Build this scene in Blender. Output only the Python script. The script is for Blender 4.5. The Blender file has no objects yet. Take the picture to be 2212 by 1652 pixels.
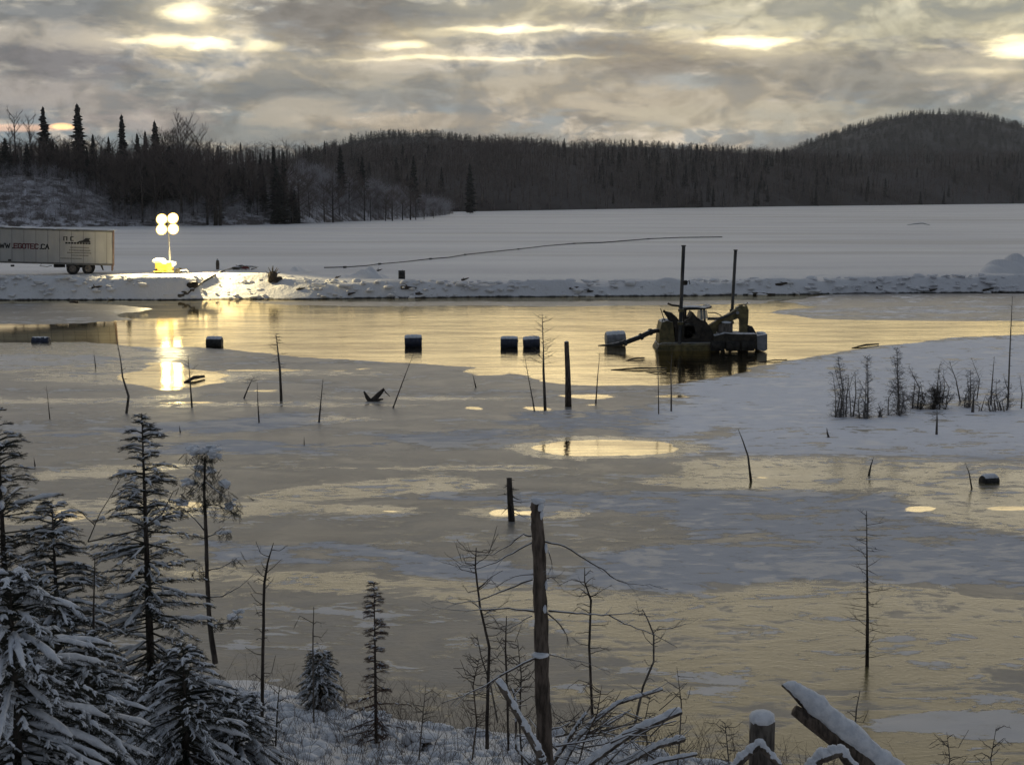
import bpy, math, random
import numpy as np
from mathutils import Vector, Matrix
random.seed(7); RNG = np.random.default_rng(7)
R = math.radians
sc = bpy.context.scene
COL = sc.collection

# ------------------------------------------------------------------ camera
FPX, CX, CY, HZ, CAMZ = 3000.0, 1106.0, 826.0, 415.0, 9.0     # photo measured at 2212 x 1652
PITCH = math.atan((CY - HZ) / FPX)
cam = bpy.data.cameras.new('camera'); camo = bpy.data.objects.new('camera', cam); COL.objects.link(camo)
camo.location = (0, 0, CAMZ); camo.rotation_euler = (math.pi/2 - PITCH, 0, 0)
cam.sensor_fit = 'HORIZONTAL'; cam.sensor_width = 36; cam.lens = FPX / 2212 * 36
cam.clip_start = 0.1; cam.clip_end = 12000
sc.camera = camo
_F = Vector((0, math.cos(PITCH), -math.sin(PITCH))); _U = Vector((0, math.sin(PITCH), math.cos(PITCH)))
def ray(px, py): return _F + Vector((1, 0, 0)) * ((px - CX) / FPX) + _U * (-(py - CY) / FPX)
def PT(px, py, Y):
    d = ray(px, py); return Vector((0, 0, CAMZ)) + d * (Y / d.y)
def G(px, py, z=0.0):
    d = ray(px, py); return Vector((0, 0, CAMZ)) + d * ((z - CAMZ) / d.z)
def azel(px, py):
    d = ray(px, py).normalized(); return math.atan2(d.x, d.y), math.asin(d.z)
def interp(tab, x):
    return float(np.interp(x, [t[0] for t in tab], [t[1] for t in tab]))

# ------------------------------------------------------------------ shader expression helper
class X:
    nt = None
    def __init__(s, k): s.k = k
    @staticmethod
    def m(op, *a, clamp=False):
        n = X.nt.nodes.new('ShaderNodeMath'); n.operation = op; n.use_clamp = clamp
        for i, v in enumerate(a):
            if isinstance(v, X): X.nt.links.new(v.k, n.inputs[i])
            else: n.inputs[i].default_value = v
        return X(n.outputs[0])
    def __add__(s, o): return X.m('ADD', s, o)
    __radd__ = __add__
    def __sub__(s, o): return X.m('SUBTRACT', s, o)
    def __rsub__(s, o): return X.m('SUBTRACT', o, s)
    def __mul__(s, o): return X.m('MULTIPLY', s, o)
    __rmul__ = __mul__
    def __truediv__(s, o): return X.m('DIVIDE', s, o)
    def sat(s): return X.m('ADD', s, 0.0, clamp=True)
def smooth(x, a, b, lo=0.0, hi=1.0):
    n = X.nt.nodes.new('ShaderNodeMapRange'); n.interpolation_type = 'SMOOTHSTEP'
    X.nt.links.new(x.k, n.inputs[0])
    for i, v in zip((1, 2, 3, 4), (a, b, lo, hi)): n.inputs[i].default_value = v
    return X(n.outputs[0])
def comb(x, y, z=0.0):
    n = X.nt.nodes.new('ShaderNodeCombineXYZ')
    for i, v in enumerate((x, y, z)):
        if isinstance(v, X): X.nt.links.new(v.k, n.inputs[i])
        else: n.inputs[i].default_value = v
    return X(n.outputs[0])
def sep(v):
    n = X.nt.nodes.new('ShaderNodeSeparateXYZ'); X.nt.links.new(v.k, n.inputs[0]); return [X(o) for o in n.outputs]
def noise(vec, scale, detail=3, rough=0.5, dist=0.0):
    n = X.nt.nodes.new('ShaderNodeTexNoise'); n.inputs['Scale'].default_value = scale
    n.inputs['Detail'].default_value = detail; n.inputs['Roughness'].default_value = rough; n.inputs['Distortion'].default_value = dist
    if vec is not None: X.nt.links.new(vec.k, n.inputs['Vector'])
    return X(n.outputs['Fac'])
def mixc(f, a, b):
    n = X.nt.nodes.new('ShaderNodeMix'); n.data_type = 'RGBA'
    if isinstance(f, X): X.nt.links.new(f.k, n.inputs[0])
    else: n.inputs[0].default_value = f
    for i, v in ((6, a), (7, b)):
        if isinstance(v, X): X.nt.links.new(v.k, n.inputs[i])
        else: n.inputs[i].default_value = (*v, 1)
    return X(n.outputs[2])
def addc(a, f, col):                                  # a + f * col
    n = X.nt.nodes.new('ShaderNodeMix'); n.data_type = 'RGBA'; n.blend_type = 'ADD'; n.clamp_result = False; n.clamp_factor = False
    X.nt.links.new(f.k, n.inputs[0]); X.nt.links.new(a.k, n.inputs[6]); n.inputs[7].default_value = (*col, 1)
    return X(n.outputs[2])
def scalec(a, f):
    n = X.nt.nodes.new('ShaderNodeVectorMath'); n.operation = 'SCALE'; X.nt.links.new(a.k, n.inputs[0])
    if isinstance(f, X): X.nt.links.new(f.k, n.inputs[3])
    else: n.inputs[3].default_value = f
    return X(n.outputs[0])
def texco(kind='Object'):
    n = X.nt.nodes.new('ShaderNodeTexCoord'); return X(n.outputs[kind])

# ------------------------------------------------------------------ sky (clouds at dusk)
SUN_EL, SUN_AZ = R(9), R(3)
world = bpy.data.worlds.new('World'); sc.world = world; world.use_nodes = True
X.nt = world.node_tree; X.nt.nodes.clear()
vx, vy, vz = sep(texco('Generated'))
az = X.m('ARCTAN2', vx, vy); el = X.m('ARCSINE', vz)
base = comb(az, el)
wn = noise(comb(az * 1.0, el * 2.2), 9.0, 4, 0.6) - 0.5
wn2 = noise(comb(az + 5.0, el * 2.2 + 3.0), 9.0, 4, 0.6) - 0.5
fn = noise(comb(az * 1.0, el * 2.0 + 1.0), 42.0, 3, 0.6) - 0.5
edge_n = noise(comb(az * 1.0 + 3.1, el * 4.5), 34.0, 5, 0.62, 0.3)
edge_m = noise(comb(az * 1.0 + 8.1, el * 3.2), 13.0, 4, 0.6, 0.5)
wa = az + wn * 0.05 + fn * 0.006
we = el + wn2 * 0.022 + fn * 0.005
def blob(px, py, rx, ry, soft=1.0, warp=1.0):
    a0, e0 = azel(px, py)
    u = az + wn * (0.05 * warp) + fn * (0.006 * warp); v = el + wn2 * (0.022 * warp) + fn * (0.006 * warp)
    qx = (u - a0) * (FPX / rx); qy = (v - e0) * (FPX / ry)
    q = X.m('SQRT', qx * qx + qy * qy) + (edge_n - 0.5) * (1.9 * warp) + (edge_m - 0.5) * (1.6 * warp)
    return smooth(q, 1.0 + soft * 0.5, max(0.0, 1.0 - soft * 0.5))
# broad layers
n1 = noise(comb(az * 1.0, el * 3.0 + 0.7), 7.0, 5, 0.55, 0.6)
n2 = noise(comb(az * 1.0 + 2.3, el * 2.4), 17.0, 5, 0.6, 0.9)
n3 = noise(comb(az * 1.0 + 7.3, el * 2.0), 40.0, 4, 0.6, 0.8)
cl = n1 * 0.28 + n2 * 0.40 + n3 * 0.32
mask = smooth(cl, 0.44, 0.56)
c = mixc(mask, (0.14, 0.162, 0.188), (0.43, 0.39, 0.325))
# bluish band low over the horizon
low = smooth(el, R(5.6), R(2.2)) * smooth(n2 * .55 + n3 * .45, 0.55, 0.47)
c = mixc((low * 0.85).sat(), c, (0.145, 0.19, 0.215))
# warm light in the high cloud in front, right of centre
ga, ge = azel(1500, -60)
gq = X.m('SQRT', (az - ga) * (az - ga) * (1 / 0.42 ** 2) + (el - ge) * (el - ge) * (1 / 0.115 ** 2))
glow = X.m('POWER', smooth(gq, 1.6, 0.0), 1.2)
c = addc(c, glow * smooth(el, R(4.0), R(8.5)) * smooth(cl, 0.40, 0.58, 0.25, 1.1), (0.36, 0.32, 0.20))
# dark patches of cloud
for px, py, rx, ry, k, col in [
    (110, 130, 190, 55, .75, (.235,.225,.235)), (740, 40, 190, 60, .80, (.245,.232,.215)), (180, 30, 220, 34, .8, (.25,.26,.265)),
    (1400, 125, 150, 52, .85, (.27,.25,.225)), (1320, 232, 110, 38, .9, (.225,.235,.235)), (1620, 110, 150, 50, .45, (.33,.30,.25)),
    (1330, 25, 330, 24, .6, (.30,.29,.25)), (620, 205, 330, 34, .7, (.25,.27,.275)), (1010, 185, 340, 26, .6, (.27,.295,.295)),
    (1900, 150, 330, 70, .55, (.32,.30,.25)), (2120, 245, 190, 28, .6, (.27,.30,.295)), (560, 290, 260, 26, .7, (.24,.275,.285)),
    (60, 222, 280, 26, .5, (.25,.25,.27)), (1850, 335, 200, 16, .5, (.29,.32,.31)), (1000, 290, 260, 20, .5, (.28,.31,.31)),
    (2080, 60, 200, 22, .4, (.38,.38,.31))]:
    c = mixc((blob(px, py, rx * 1.1, ry * 1.12, 1.0) * min(1, k * 1.35)).sat(), c, tuple(q * .54 for q in col))
# cream puffs
for px, py, rx, ry, k, col in [
    (90, 75, 260, 26, .6, (.48,.43,.36)), (90, 205, 190, 22, .5, (.43,.38,.34)), (720, 150, 260, 34, .45, (.50,.44,.33)),
    (640, 255, 100, 30, .6, (.42,.38,.31)), (920, 262, 160, 14, .5, (.48,.41,.32)), (1180, 200, 140, 38, .6, (.47,.42,.33)),
    (1500, 215, 180, 30, .65, (.47,.42,.33)), (1650, 255, 260, 26, .55, (.45,.42,.33)), (1480, 180, 60, 14, .8, (.33,.36,.36)),
    (1150, 12, 160, 20, .5, (.62,.56,.40)), (1900, 30, 420, 50, .55, (.62,.58,.41)), (300, 262, 120, 20, .5, (.38,.33,.31))]:
    c = mixc((blob(px, py, rx * 1.1, ry * 1.12, 1.0) * min(1, k * 1.35)).sat(), c, tuple(q * .66 for q in col))
lmp = noise(comb(az * 1.0 + 11.0, el * 1.9 + 4.0), 15.0, 5, 0.58, 0.7)
lm2 = noise(comb(az * 1.0 + 1.0, el * 1.7 + 9.0), 34.0, 4, 0.6, 0.9)
c = scalec(c, smooth(lmp * .65 + lm2 * .35, .42, .58, .74, 1.24))
c = mixc(smooth(lmp * .65 + lm2 * .35, .50, .40) * .35, c, (.15, .185, .215))
# bright tears in the cloud
for px, py, rx, ry, k in [
    (392, 33, 50, 21, 2.4), (350, 88, 78, 10, 1.7), (455, 96, 40, 10, 1.5), (562, 96, 46, 12, 1.0), (865, 101, 46, 11, 1.5), (1100, 61, 120, 8, 1.5),
    (960, 132, 190, 6, .9), (1610, 88, 96, 13, 2.6), (1290, 66, 60, 5, .5), (2196, 106, 62, 19, 2.4), (1180, 130, 110, 5, .6),
    (2105, 155, 90, 8, .45), (960, 70, 90, 10, .35), (2020, 100, 30, 6, .3)]:
    w = .75
    c = addc(c, blob(px, py, rx * .86, ry * .78, 1.5, w) * (k * .55), (1.0, .84, .46))
    c = addc(c, blob(px, py, rx * 1.7, ry * 2.2, 2.0, w) * (k * .10), (1.0, .80, .42))
c = addc(c, blob(136, 273, 22, 6, 0.9, .1) * 1.2, (1.0, .50, .12))
c = addc(c, blob(20, 275, 120, 7, 1.0, .2) * .45, (1.0, .45, .16))
# fall-off of the cloud deck towards the zenith and behind
hi = smooth(el, R(9), R(30)); back = smooth(vy, 0.55, -0.5)
hc = mixc(smooth(noise(base, 5.0, 4, 0.6), 0.35, 0.65), (.095, .115, .145), (.155, .172, .20))
c = mixc(hi, c, hc)
c = mixc(back * 0.9, c, (.095, .11, .135))
c = mixc(smooth(el, R(-1.0), R(-8)), c, (.10, .105, .115))
sky = X.nt.nodes.new('ShaderNodeTexSky'); sky.sky_type = 'NISHITA'; sky.sun_disc = False
sky.sun_elevation = SUN_EL; sky.sun_rotation = SUN_AZ; sky.altitude = 300
bgk = X.nt.nodes.new('ShaderNodeBackground'); bgk.inputs['Strength'].default_value = 0.1
mx = mixc(0.985, X(sky.outputs[0]), scalec(c, 10.0))
X.nt.links.new(mx.k, bgk.inputs['Color'])
wo = X.nt.nodes.new('ShaderNodeOutputWorld'); X.nt.links.new(bgk.outputs[0], wo.inputs[0])

sl = bpy.data.lights.new('sun', 'SUN'); sl.energy = 0.4; sl.angle = R(80); sl.color = (1, .84, .6)
so = bpy.data.objects.new('sun', sl); COL.objects.link(so)
so.rotation_euler = Vector((math.sin(SUN_AZ) * math.cos(SUN_EL), math.cos(SUN_AZ) * math.cos(SUN_EL), math.sin(SUN_EL))).to_track_quat('Z', 'Y').to_euler()
sc.view_settings.view_transform = 'Standard'; sc.view_settings.look = 'None'
sc.view_settings.exposure = 0.6; sc.view_settings.gamma = 1
sc.cycles.max_bounces = 6; sc.cycles.diffuse_bounces = 3; sc.cycles.glossy_bounces = 3; sc.cycles.transparent_max_bounces = 8
sc.cycles.sample_clamp_indirect = 4

# ------------------------------------------------------------------ materials
MAT = {}
def newmat(name):
    m = bpy.data.materials.new(name); m.use_nodes = True; X.nt = m.node_tree
    MAT[name] = m; return m, m.node_tree.nodes['Principled BSDF']
def setp(p, **k):
    for n, v in k.items():
        n = {'col': 'Base Color', 'rough': 'Roughness', 'spec': 'Specular IOR Level', 'metal': 'Metallic', 'nrm': 'Normal', 'ior': 'IOR'}[n]
        if isinstance(v, X): X.nt.links.new(v.k, p.inputs[n])
        elif isinstance(v, tuple): p.inputs[n].default_value = (*v, 1)
        else: p.inputs[n].default_value = v
def bump(h, strength, dist=0.05):
    n = X.nt.nodes.new('ShaderNodeBump'); n.inputs['Strength'].default_value = strength; n.inputs['Distance'].default_value = dist
    X.nt.links.new(h.k, n.inputs['Height']); return X(n.outputs[0])
def simple(name, c1, c2, scale=3.0, rough=0.8, spec=0.3, metal=0.0, snow=None, bmp=0.4, stretch=(1, 1, 1), bd=0.03):
    """two-tone worn surface; snow = threshold on the upward normal above which snow lies"""
    m, p = newmat(name)
    v = texco('Object'); s = sep(v)
    vv = comb(s[0] * stretch[0], s[1] * stretch[1], s[2] * stretch[2])
    n = noise(vv, scale, 4, 0.6)
    c = mixc(smooth(n, .35, .65), c1, c2)
    if snow is not None:
        g = X.nt.nodes.new('ShaderNodeNewGeometry'); nz = sep(X(g.outputs['Normal']))[2]
        nn = noise(v, 6.0, 3, 0.6)
        f = smooth(nz + (nn - 0.5) * 0.7, snow - .08, snow + .08)
        c = mixc(f, c, (.78, .80, .84))
    setp(p, col=c, rough=rough, spec=spec, metal=metal, nrm=bump(n, bmp, bd))
    return m
simple('bark_dark', (.028, .022, .018), (.085, .07, .058), 12, stretch=(1, 1, .25), bmp=.8)
simple('bark_grey', (.06, .052, .045), (.17, .15, .13), 14, stretch=(1, 1, .2), bmp=.9)
simple('bark_brown', (.045, .034, .026), (.16, .125, .10), 16, stretch=(1, 1, .2), bmp=1.0)
simple('bark_snowy', (.05, .042, .036), (.16, .14, .12), 14, stretch=(1, 1, .25), snow=.38, bmp=.8)
simple('log_snowy', (.05, .04, .032), (.17, .14, .115), 9, snow=.30, bmp=.8)
simple('twig_snowy', (.05, .04, .033), (.12, .1, .085), 20, snow=.62)
simple('needles', (.014, .019, .014), (.066, .062, .046), 4)
simple('needles_rust', (.035, .022, .018), (.10, .055, .045), 9)
simple('needles_far', (.018, .019, .016), (.055, .054, .046), .5)
simple('twigs_far', (.09, .068, .060), (.21, .17, .155), .4)
simple('brush_far', (.13, .11, .105), (.55, .54, .58), .35)
simple('brush_frost', (.10, .09, .085), (.26, .25, .25), 9)
simple('snow_clump', (.62, .65, .70), (.80, .82, .86), 9, rough=.7, spec=.2, bmp=.7, bd=.04)
simple('drum_blue', (.010, .016, .04), (.028, .038, .075), 5, rough=.45, snow=.86, spec=.4)
simple('drum_black', (.012, .012, .013), (.035, .035, .035), 5, rough=.5, snow=.86)
simple('float_grey', (.16, .17, .19), (.26, .27, .30), 3, rough=.6, snow=.75)
simple('hdpe_pipe', (.015, .015, .015), (.04, .04, .04), 3, rough=.5, snow=.93)
simple('dredge_paint', (.06, .052, .024), (.17, .14, .06), 2.4, rough=.6, snow=.93)
simple('dredge_dark', (.012, .011, .010), (.05, .042, .032), 3.0, rough=.7, snow=.95)
simple('steel_spud', (.03, .032, .034), (.09, .09, .09), 2.0, rough=.5, metal=.3, stretch=(1, 1, .3))
simple('trailer_white', (.38, .38, .37), (.45, .45, .435), .7, rough=.5, spec=.3, bmp=.05, snow=.9, stretch=(1, 1, .35))
simple('trailer_trim', (.11, .11, .105), (.19, .185, .17), 2, rough=.6)
simple('trailer_rust', (.16, .10, .085), (.24, .18, .15), 3, rough=.6)
simple('rubber', (.012, .011, .011), (.035, .033, .03), 5, rough=.9)
simple('wheel_rim', (.12, .10, .08), (.28, .24, .2), 5, rough=.6)
simple('letter_red', (.10, .012, .02), (.14, .02, .03), 3, rough=.6)
simple('letter_black', (.02, .02, .022), (.04, .04, .04), 3, rough=.6)
simple('letter_grey', (.16, .15, .14), (.24, .22, .2), 3, rough=.6)
simple('tower_yellow', (.60, .40, .05), (.75, .52, .10), 2, rough=.5, snow=.95)
simple('galvanised', (.30, .30, .28), (.45, .44, .40), 4, rough=.5, metal=.4)
simple('rock', (.035, .032, .03), (.11, .10, .09), 2, snow=.72, bmp=1)
simple('tarp_red', (.10, .02, .02), (.20, .05, .05), 4)
def glow_mat(name, col, st):
    m = bpy.data.materials.new(name); m.use_nodes = True; nt = m.node_tree; nt.nodes.clear()
    e = nt.nodes.new('ShaderNodeEmission'); e.inputs[0].default_value = (*col, 1); e.inputs[1].default_value = st
    o = nt.nodes.new('ShaderNodeOutputMaterial'); nt.links.new(e.outputs[0], o.inputs[0]); MAT[name] = m
glow_mat('lamp_glow', (1, .84, .46), 22); glow_mat('rim_glow', (1, .62, .16), 1.6)
# glass
m, p = newmat('glass'); setp(p, col=(.30, .33, .34), rough=.15, spec=.6); p.inputs['Alpha'].default_value = .55

def snow_material(name, bright=1.0, dirt=.0, dark_foot=False, lumps=1.0, grey=0.0):
    m, p = newmat(name)
    v = texco('Object'); x, y, z = sep(v)
    n_big = noise(comb(x * .35, y, z), .06, 4, .6)
    n_mid = noise(v, .9, 4, .6)
    n_fine = noise(v, 9.0, 4, .65)
    c = mixc(smooth(n_big, .35, .65), (.70 * bright, .705 * bright, .74 * bright), (.82 * bright, .825 * bright, .84 * bright))
    if grey: c = mixc(smooth(noise(comb(x * .12, y, z), .035, 4, .6), .5, .66) * grey, c, (.50, .49, .475))
    if grey: c = mixc(smooth(noise(comb(x * .05, y * .8), .22, 5, .65, .6), .60, .72) * .55, c, (.42, .42, .43))
    if dirt:
        d = noise(comb(x * .5, y, z * 1.6), 1.5, 5, .7)
        c = mixc(smooth(d, .64, .72) * dirt, c, (.10, .085, .07))
    if dark_foot:
        n_mid = n_mid + noise(v, 3.2, 4, .65) * .6
        f = smooth(z + (noise(v, 1.7, 4, .7) - .5) * .35, .16, .02)
        c = mixc(f, c, (.018, .016, .014))  # nearly black low at the waterline, fading upward
    setp(p, col=c, rough=.62, spec=.5, nrm=bump(n_mid * .5 * lumps + n_fine * .12, .6, .25))
    return m
snow_material('snow_field', 1.0, 0, grey=.6)
snow_material('snow_berm', .96, .75, dark_foot=True, lumps=2.2)
snow_material('snow_bank', .88, .4, lumps=.6)
m, p = newmat('hill_ground'); v = texco('Object')
setp(p, col=mixc(smooth(noise(v, .02, 4, .6), .4, .62), (.050, .042, .040), (.10, .092, .092)), rough=.9, spec=.1)
m, p = newmat('mound_ground'); v = texco('Object')
setp(p, col=mixc(smooth(noise(v, .3, 5, .75), .44, .60), (.12, .105, .10), (.70, .70, .75)), rough=.8, spec=.2, nrm=bump(noise(v, .6, 4, .6), .8, .8))

# ------------------------------------------------------------------ mesh building
class MB:
    def __init__(s): s.V = []; s.F = []; s.n = 0; s.mi = []
    def add(s, verts, faces, mi=0):
        o = s.n; s.V.extend(verts); s.n += len(verts)
        for f in faces: s.F.append(tuple(i + o for i in f)); s.mi.append(mi)
        return s
    def tube(s, pts, rad, n=6, cap=True, mi=0, lump=0.0):
        pts = [Vector(p) for p in pts]
        if not hasattr(rad, '__len__'): rad = [rad] * len(pts)
        o = s.n; ref = None; N = len(pts)
        for i, p in enumerate(pts):
            t = (pts[min(i + 1, N - 1)] - pts[max(i - 1, 0)]).normalized()
            if ref is None: ref = t.orthogonal().normalized()
            ref = (ref - t * ref.dot(t))
            ref = ref.normalized() if ref.length > 1e-6 else t.orthogonal().normalized()
            b = t.cross(ref)
            for k in range(n):
                a = 2 * math.pi * k / n; r = rad[i] * (1 + (random.uniform(-lump, lump) if lump else 0))
                s.V.append(tuple(p + (ref * math.cos(a) + b * math.sin(a)) * r))
        s.n += N * n
        for i in range(N - 1):
            for k in range(n):
                k2 = (k + 1) % n
                s.F.append((o + i * n + k, o + i * n + k2, o + (i + 1) * n + k2, o + (i + 1) * n + k)); s.mi.append(mi)
        if cap:
            s.F.append(tuple(o + k for k in reversed(range(n)))); s.mi.append(mi)
            s.F.append(tuple(o + (N - 1) * n + k for k in range(n))); s.mi.append(mi)
        return s
    def box(s, c, size, rot=None, mi=0, bev=0.0, taper=1.0):
        hx, hy, hz = [v / 2 for v in size]; b = min(bev, hx * .9, hy * .9, hz * .9)
        M = rot if rot is not None else Matrix.Identity(3); c = Vector(c)
        if b <= 0:
            v = [(x * hx * (taper if z > 0 else 1), y * hy * (taper if z > 0 else 1), z * hz) for z in (-1, 1) for x, y in ((-1, -1), (1, -1), (1, 1), (-1, 1))]
            f = [(3, 2, 1, 0), (4, 5, 6, 7), (0, 1, 5, 4), (1, 2, 6, 5), (2, 3, 7, 6), (3, 0, 4, 7)]
            return s.add([tuple(c + M @ Vector(p)) for p in v], f, mi)
        rings = []
        for z, ins in ((-hz, b), (-hz + b, 0), (hz - b, 0), (hz, b)):
            ax, ay = hx - ins, hy - ins; t = taper if z > 0 else 1
            rings.append([(-ax + b, -ay), (ax - b, -ay), (ax, -ay + b), (ax, ay - b), (ax - b, ay), (-ax + b, ay), (-ax, ay - b), (-ax, -ay + b)])
            rings[-1] = [tuple(c + M @ Vector((px * t, py * t, z))) for px, py in rings[-1]]
        f = []
        for i in range(3):
            for k in range(8): f.append((i * 8 + k, i * 8 + (k + 1) % 8, (i + 1) * 8 + (k + 1) % 8, (i + 1) * 8 + k))
        f.append(tuple(reversed(range(8)))); f.append(tuple(24 + k for k in range(8)))
        return s.add([p for r in rings for p in r], f, mi)
    def prism(s, poly, y0, y1, mi=0):
        """polygon in x,z extruded along y"""
        n = len(poly); v = [(x, y0, z) for x, z in poly] + [(x, y1, z) for x, z in poly]
        f = [tuple(range(n)), tuple(reversed(range(n, 2 * n)))] + [(i, i + n, (i + 1) % n + n, (i + 1) % n) for i in range(n)]
        return s.add(v, f, mi)
    def lump(s, c, r, mi=0, seed=None, amp=.25):
        rnd = random.Random(seed if seed is not None else random.random())
        o = [Vector((rnd.uniform(-1, 1), rnd.uniform(-1, 1), rnd.uniform(-1, 1))) for _ in range(5)]
        v = []
        for p in ICO_V:
            k = 1 + amp * sum(math.sin(3.0 * p.dot(q) + i * 2) for i, q in enumerate(o)) / 2.2
            v.append((c[0] + p.x * r[0] * k, c[1] + p.y * r[1] * k, c[2] + p.z * r[2] * k))
        return s.add(v, ICO_F, mi)
    def build(s, name, mats, parent=None, smooth_=False):
        me = bpy.data.meshes.new(name); me.from_pydata(s.V, [], s.F)
        if not isinstance(mats, (list, tuple)): mats = [mats]
        for m in mats: me.materials.append(MAT[m] if isinstance(m, str) else m)
        if len(mats) > 1: me.polygons.foreach_set('material_index', s.mi)
        if smooth_: me.polygons.foreach_set('use_smooth', [True] * len(s.F))
        o = bpy.data.objects.new(name, me); COL.objects.link(o)
        if parent is not None: o.parent = parent
        return o
import bmesh
_b = bmesh.new(); bmesh.ops.create_icosphere(_b, subdivisions=2, radius=1)
ICO_V = [v.co.copy() for v in _b.verts]; ICO_F = [tuple(v.index for v in f.verts) for f in _b.faces]; _b.free()

def npmesh(name, V, F, mats, parent=None, smooth_=False, mi=None):
    """numpy mesh, F = (n,3) or (n,4) array"""
    me = bpy.data.meshes.new(name); k = F.shape[1]
    me.vertices.add(len(V)); me.vertices.foreach_set('co', np.ascontiguousarray(V, dtype=np.float32).ravel())
    me.loops.add(F.size); me.loops.foreach_set('vertex_index', F.astype(np.int32).ravel())
    me.polygons.add(len(F)); me.polygons.foreach_set('loop_start', np.arange(0, F.size, k, dtype=np.int32))
    for m in (mats if isinstance(mats, (list, tuple)) else [mats]): me.materials.append(MAT[m] if isinstance(m, str) else m)
    if mi is not None: me.polygons.foreach_set('material_index', mi.astype(np.int32))
    if smooth_: me.polygons.foreach_set('use_smooth', np.ones(len(F), dtype=bool))
    me.update(calc_edges=True); me.validate()
    o = bpy.data.objects.new(name, me); COL.objects.link(o)
    if parent is not None: o.parent = parent
    return o
def grid(name, XX, YY, ZZ, mat, smooth_=True):
    r, c_ = XX.shape; V = np.stack([XX, YY, ZZ], -1).reshape(-1, 3)
    i = np.arange(r * c_).reshape(r, c_)
    F = np.stack([i[:-1, :-1], i[:-1, 1:], i[1:, 1:], i[1:, :-1]], -1).reshape(-1, 4)
    return npmesh(name, V, F, mat, smooth_=smooth_)
class TB:
    """many copies of template triangle meshes merged through numpy"""
    def __init__(s): s.V = []; s.F = []; s.n = 0
    def add(s, tv, tf, mats):                       # mats (m,3,4)
        m = len(mats)
        if not m: return s
        V = np.einsum('mij,vj->mvi', mats[:, :, :3], tv) + mats[:, None, :, 3]
        s.V.append(V.reshape(-1, 3)); s.F.append((tf[None] + (np.arange(m) * len(tv))[:, None, None]).reshape(-1, 3) + s.n); s.n += m * len(tv)
        return s
    def raw(s, tv, tf):
        s.V.append(tv); s.F.append(tf + s.n); s.n += len(tv); return s
    def build(s, name, mat, parent=None, smooth_=False):
        return npmesh(name, np.concatenate(s.V), np.concatenate(s.F), mat, parent, smooth_)
def mb_np(mb):
    V = np.array(mb.V, dtype=float); T = []
    for f in mb.F:
        for k in range(1, len(f) - 1): T.append((f[0], f[k], f[k + 1]))
    return V, np.array(T)

def tag(o, label=None, cat=None, group=None, kind=None):
    if label: o['label'] = label
    if cat: o['category'] = cat
    if group: o['group'] = group
    if kind: o['kind'] = kind
    return o
def thing(name, loc, label, cat, group=None, rz=0):
    o = bpy.data.objects.new(name, None); COL.objects.link(o); o.location = loc; o.rotation_euler = (0, 0, rz)
    o.empty_display_size = .3
    return tag(o, label, cat, group)
def copy_tree(o, parent=None):
    c = o.copy(); COL.objects.link(c); c.parent = parent
    for ch in list(o.children): copy_tree(ch, c)
    return c

def vnoise(x, y, seed=0, octs=4, s0=1.0):
    """cheap smooth noise from summed sines, about -1..1"""
    r = np.random.default_rng(seed); out = 0 * x; a = 1.0; tot = 0
    for o in range(octs):
        for _ in range(4):
            th = r.uniform(0, 2 * np.pi); k = s0 * 2 ** o * r.uniform(.7, 1.4)
            out = out + a * np.sin(k * (x * np.cos(th) + y * np.sin(th)) + r.uniform(0, 7)); tot += a
        a *= .55
    return out / tot * 2.2

# ================================================================== SETTING
# ---- pond: one sheet of water and ice, its cover and painted brightness described by an attribute on the ground
ys = np.concatenate([np.arange(634, 900, 2.0), np.arange(900, 1700, 3.0), np.array([1760, 1900, 2200, 2800])])
xs = np.concatenate([np.array([-6000, -3500, -2000, -1200, -800, -500]), np.arange(-300, 2520, 3.5), np.array([2700, 3000, 3500, 4500, 7000])])
PXg, PYg = np.meshgrid(xs, ys)
bb = -(PYg - CY) / FPX; aa = (PXg - CX) / FPX
dy = _F.y + _U.y * bb; dz = _F.z + _U.z * bb; t = -CAMZ / dz
XX, YY = aa * t, dy * t
PX0, PY0 = PXg, PYg
Xw, Yw = XX * .55, YY * 1.0
PXg = PX0 + 34 * vnoise(Xw * .5, Yw * .5, 61, 4, .8) * np.clip(1 - (PY0 - 1650) / 2000, 0, 1)
PYg = PY0 + (2.2 + .006 * (PY0 - 640)) * vnoise(Xw, Yw * .8, 62, 5, .7) * np.clip((PY0 - 648) / 12, 0, 1)
def sd_poly(P, sx=.22):
    P = np.array(P, float); px = PXg * sx; py = PYg; best = np.full(PXg.shape, 1e9); inside = np.zeros(PXg.shape, bool)
    Q = P.copy(); Q[:, 0] *= sx; n = len(Q)
    for i in range(n):
        a, b = Q[i], Q[(i + 1) % n]; e = b - a; L = (e ** 2).sum() + 1e-9
        h = np.clip(((px - a[0]) * e[0] + (py - a[1]) * e[1]) / L, 0, 1)
        d = np.hypot(px - a[0] - h * e[0], py - a[1] - h * e[1]); best = np.minimum(best, d)
        cond = (a[1] > py) != (b[1] > py)
        with np.errstate(divide='ignore', invalid='ignore'):
            xi = (b[0] - a[0]) * (py - a[1]) / (b[1] - a[1] + 1e-12) + a[0]
        inside ^= cond & (px < xi)
    return np.where(inside, best, -best)
def sd_ell(cx, cy, rx, ry):
    q = np.sqrt(((PXg - cx) / rx) ** 2 + ((PYg - cy) / ry) ** 2); return (1 - q) * min(rx * .22, ry)
def soft(sd, w): return np.clip(.5 + sd / (2 * w), 0, 1)
jit = vnoise(PXg * .02, PYg * .11, 3, 4) * 3.0
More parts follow.
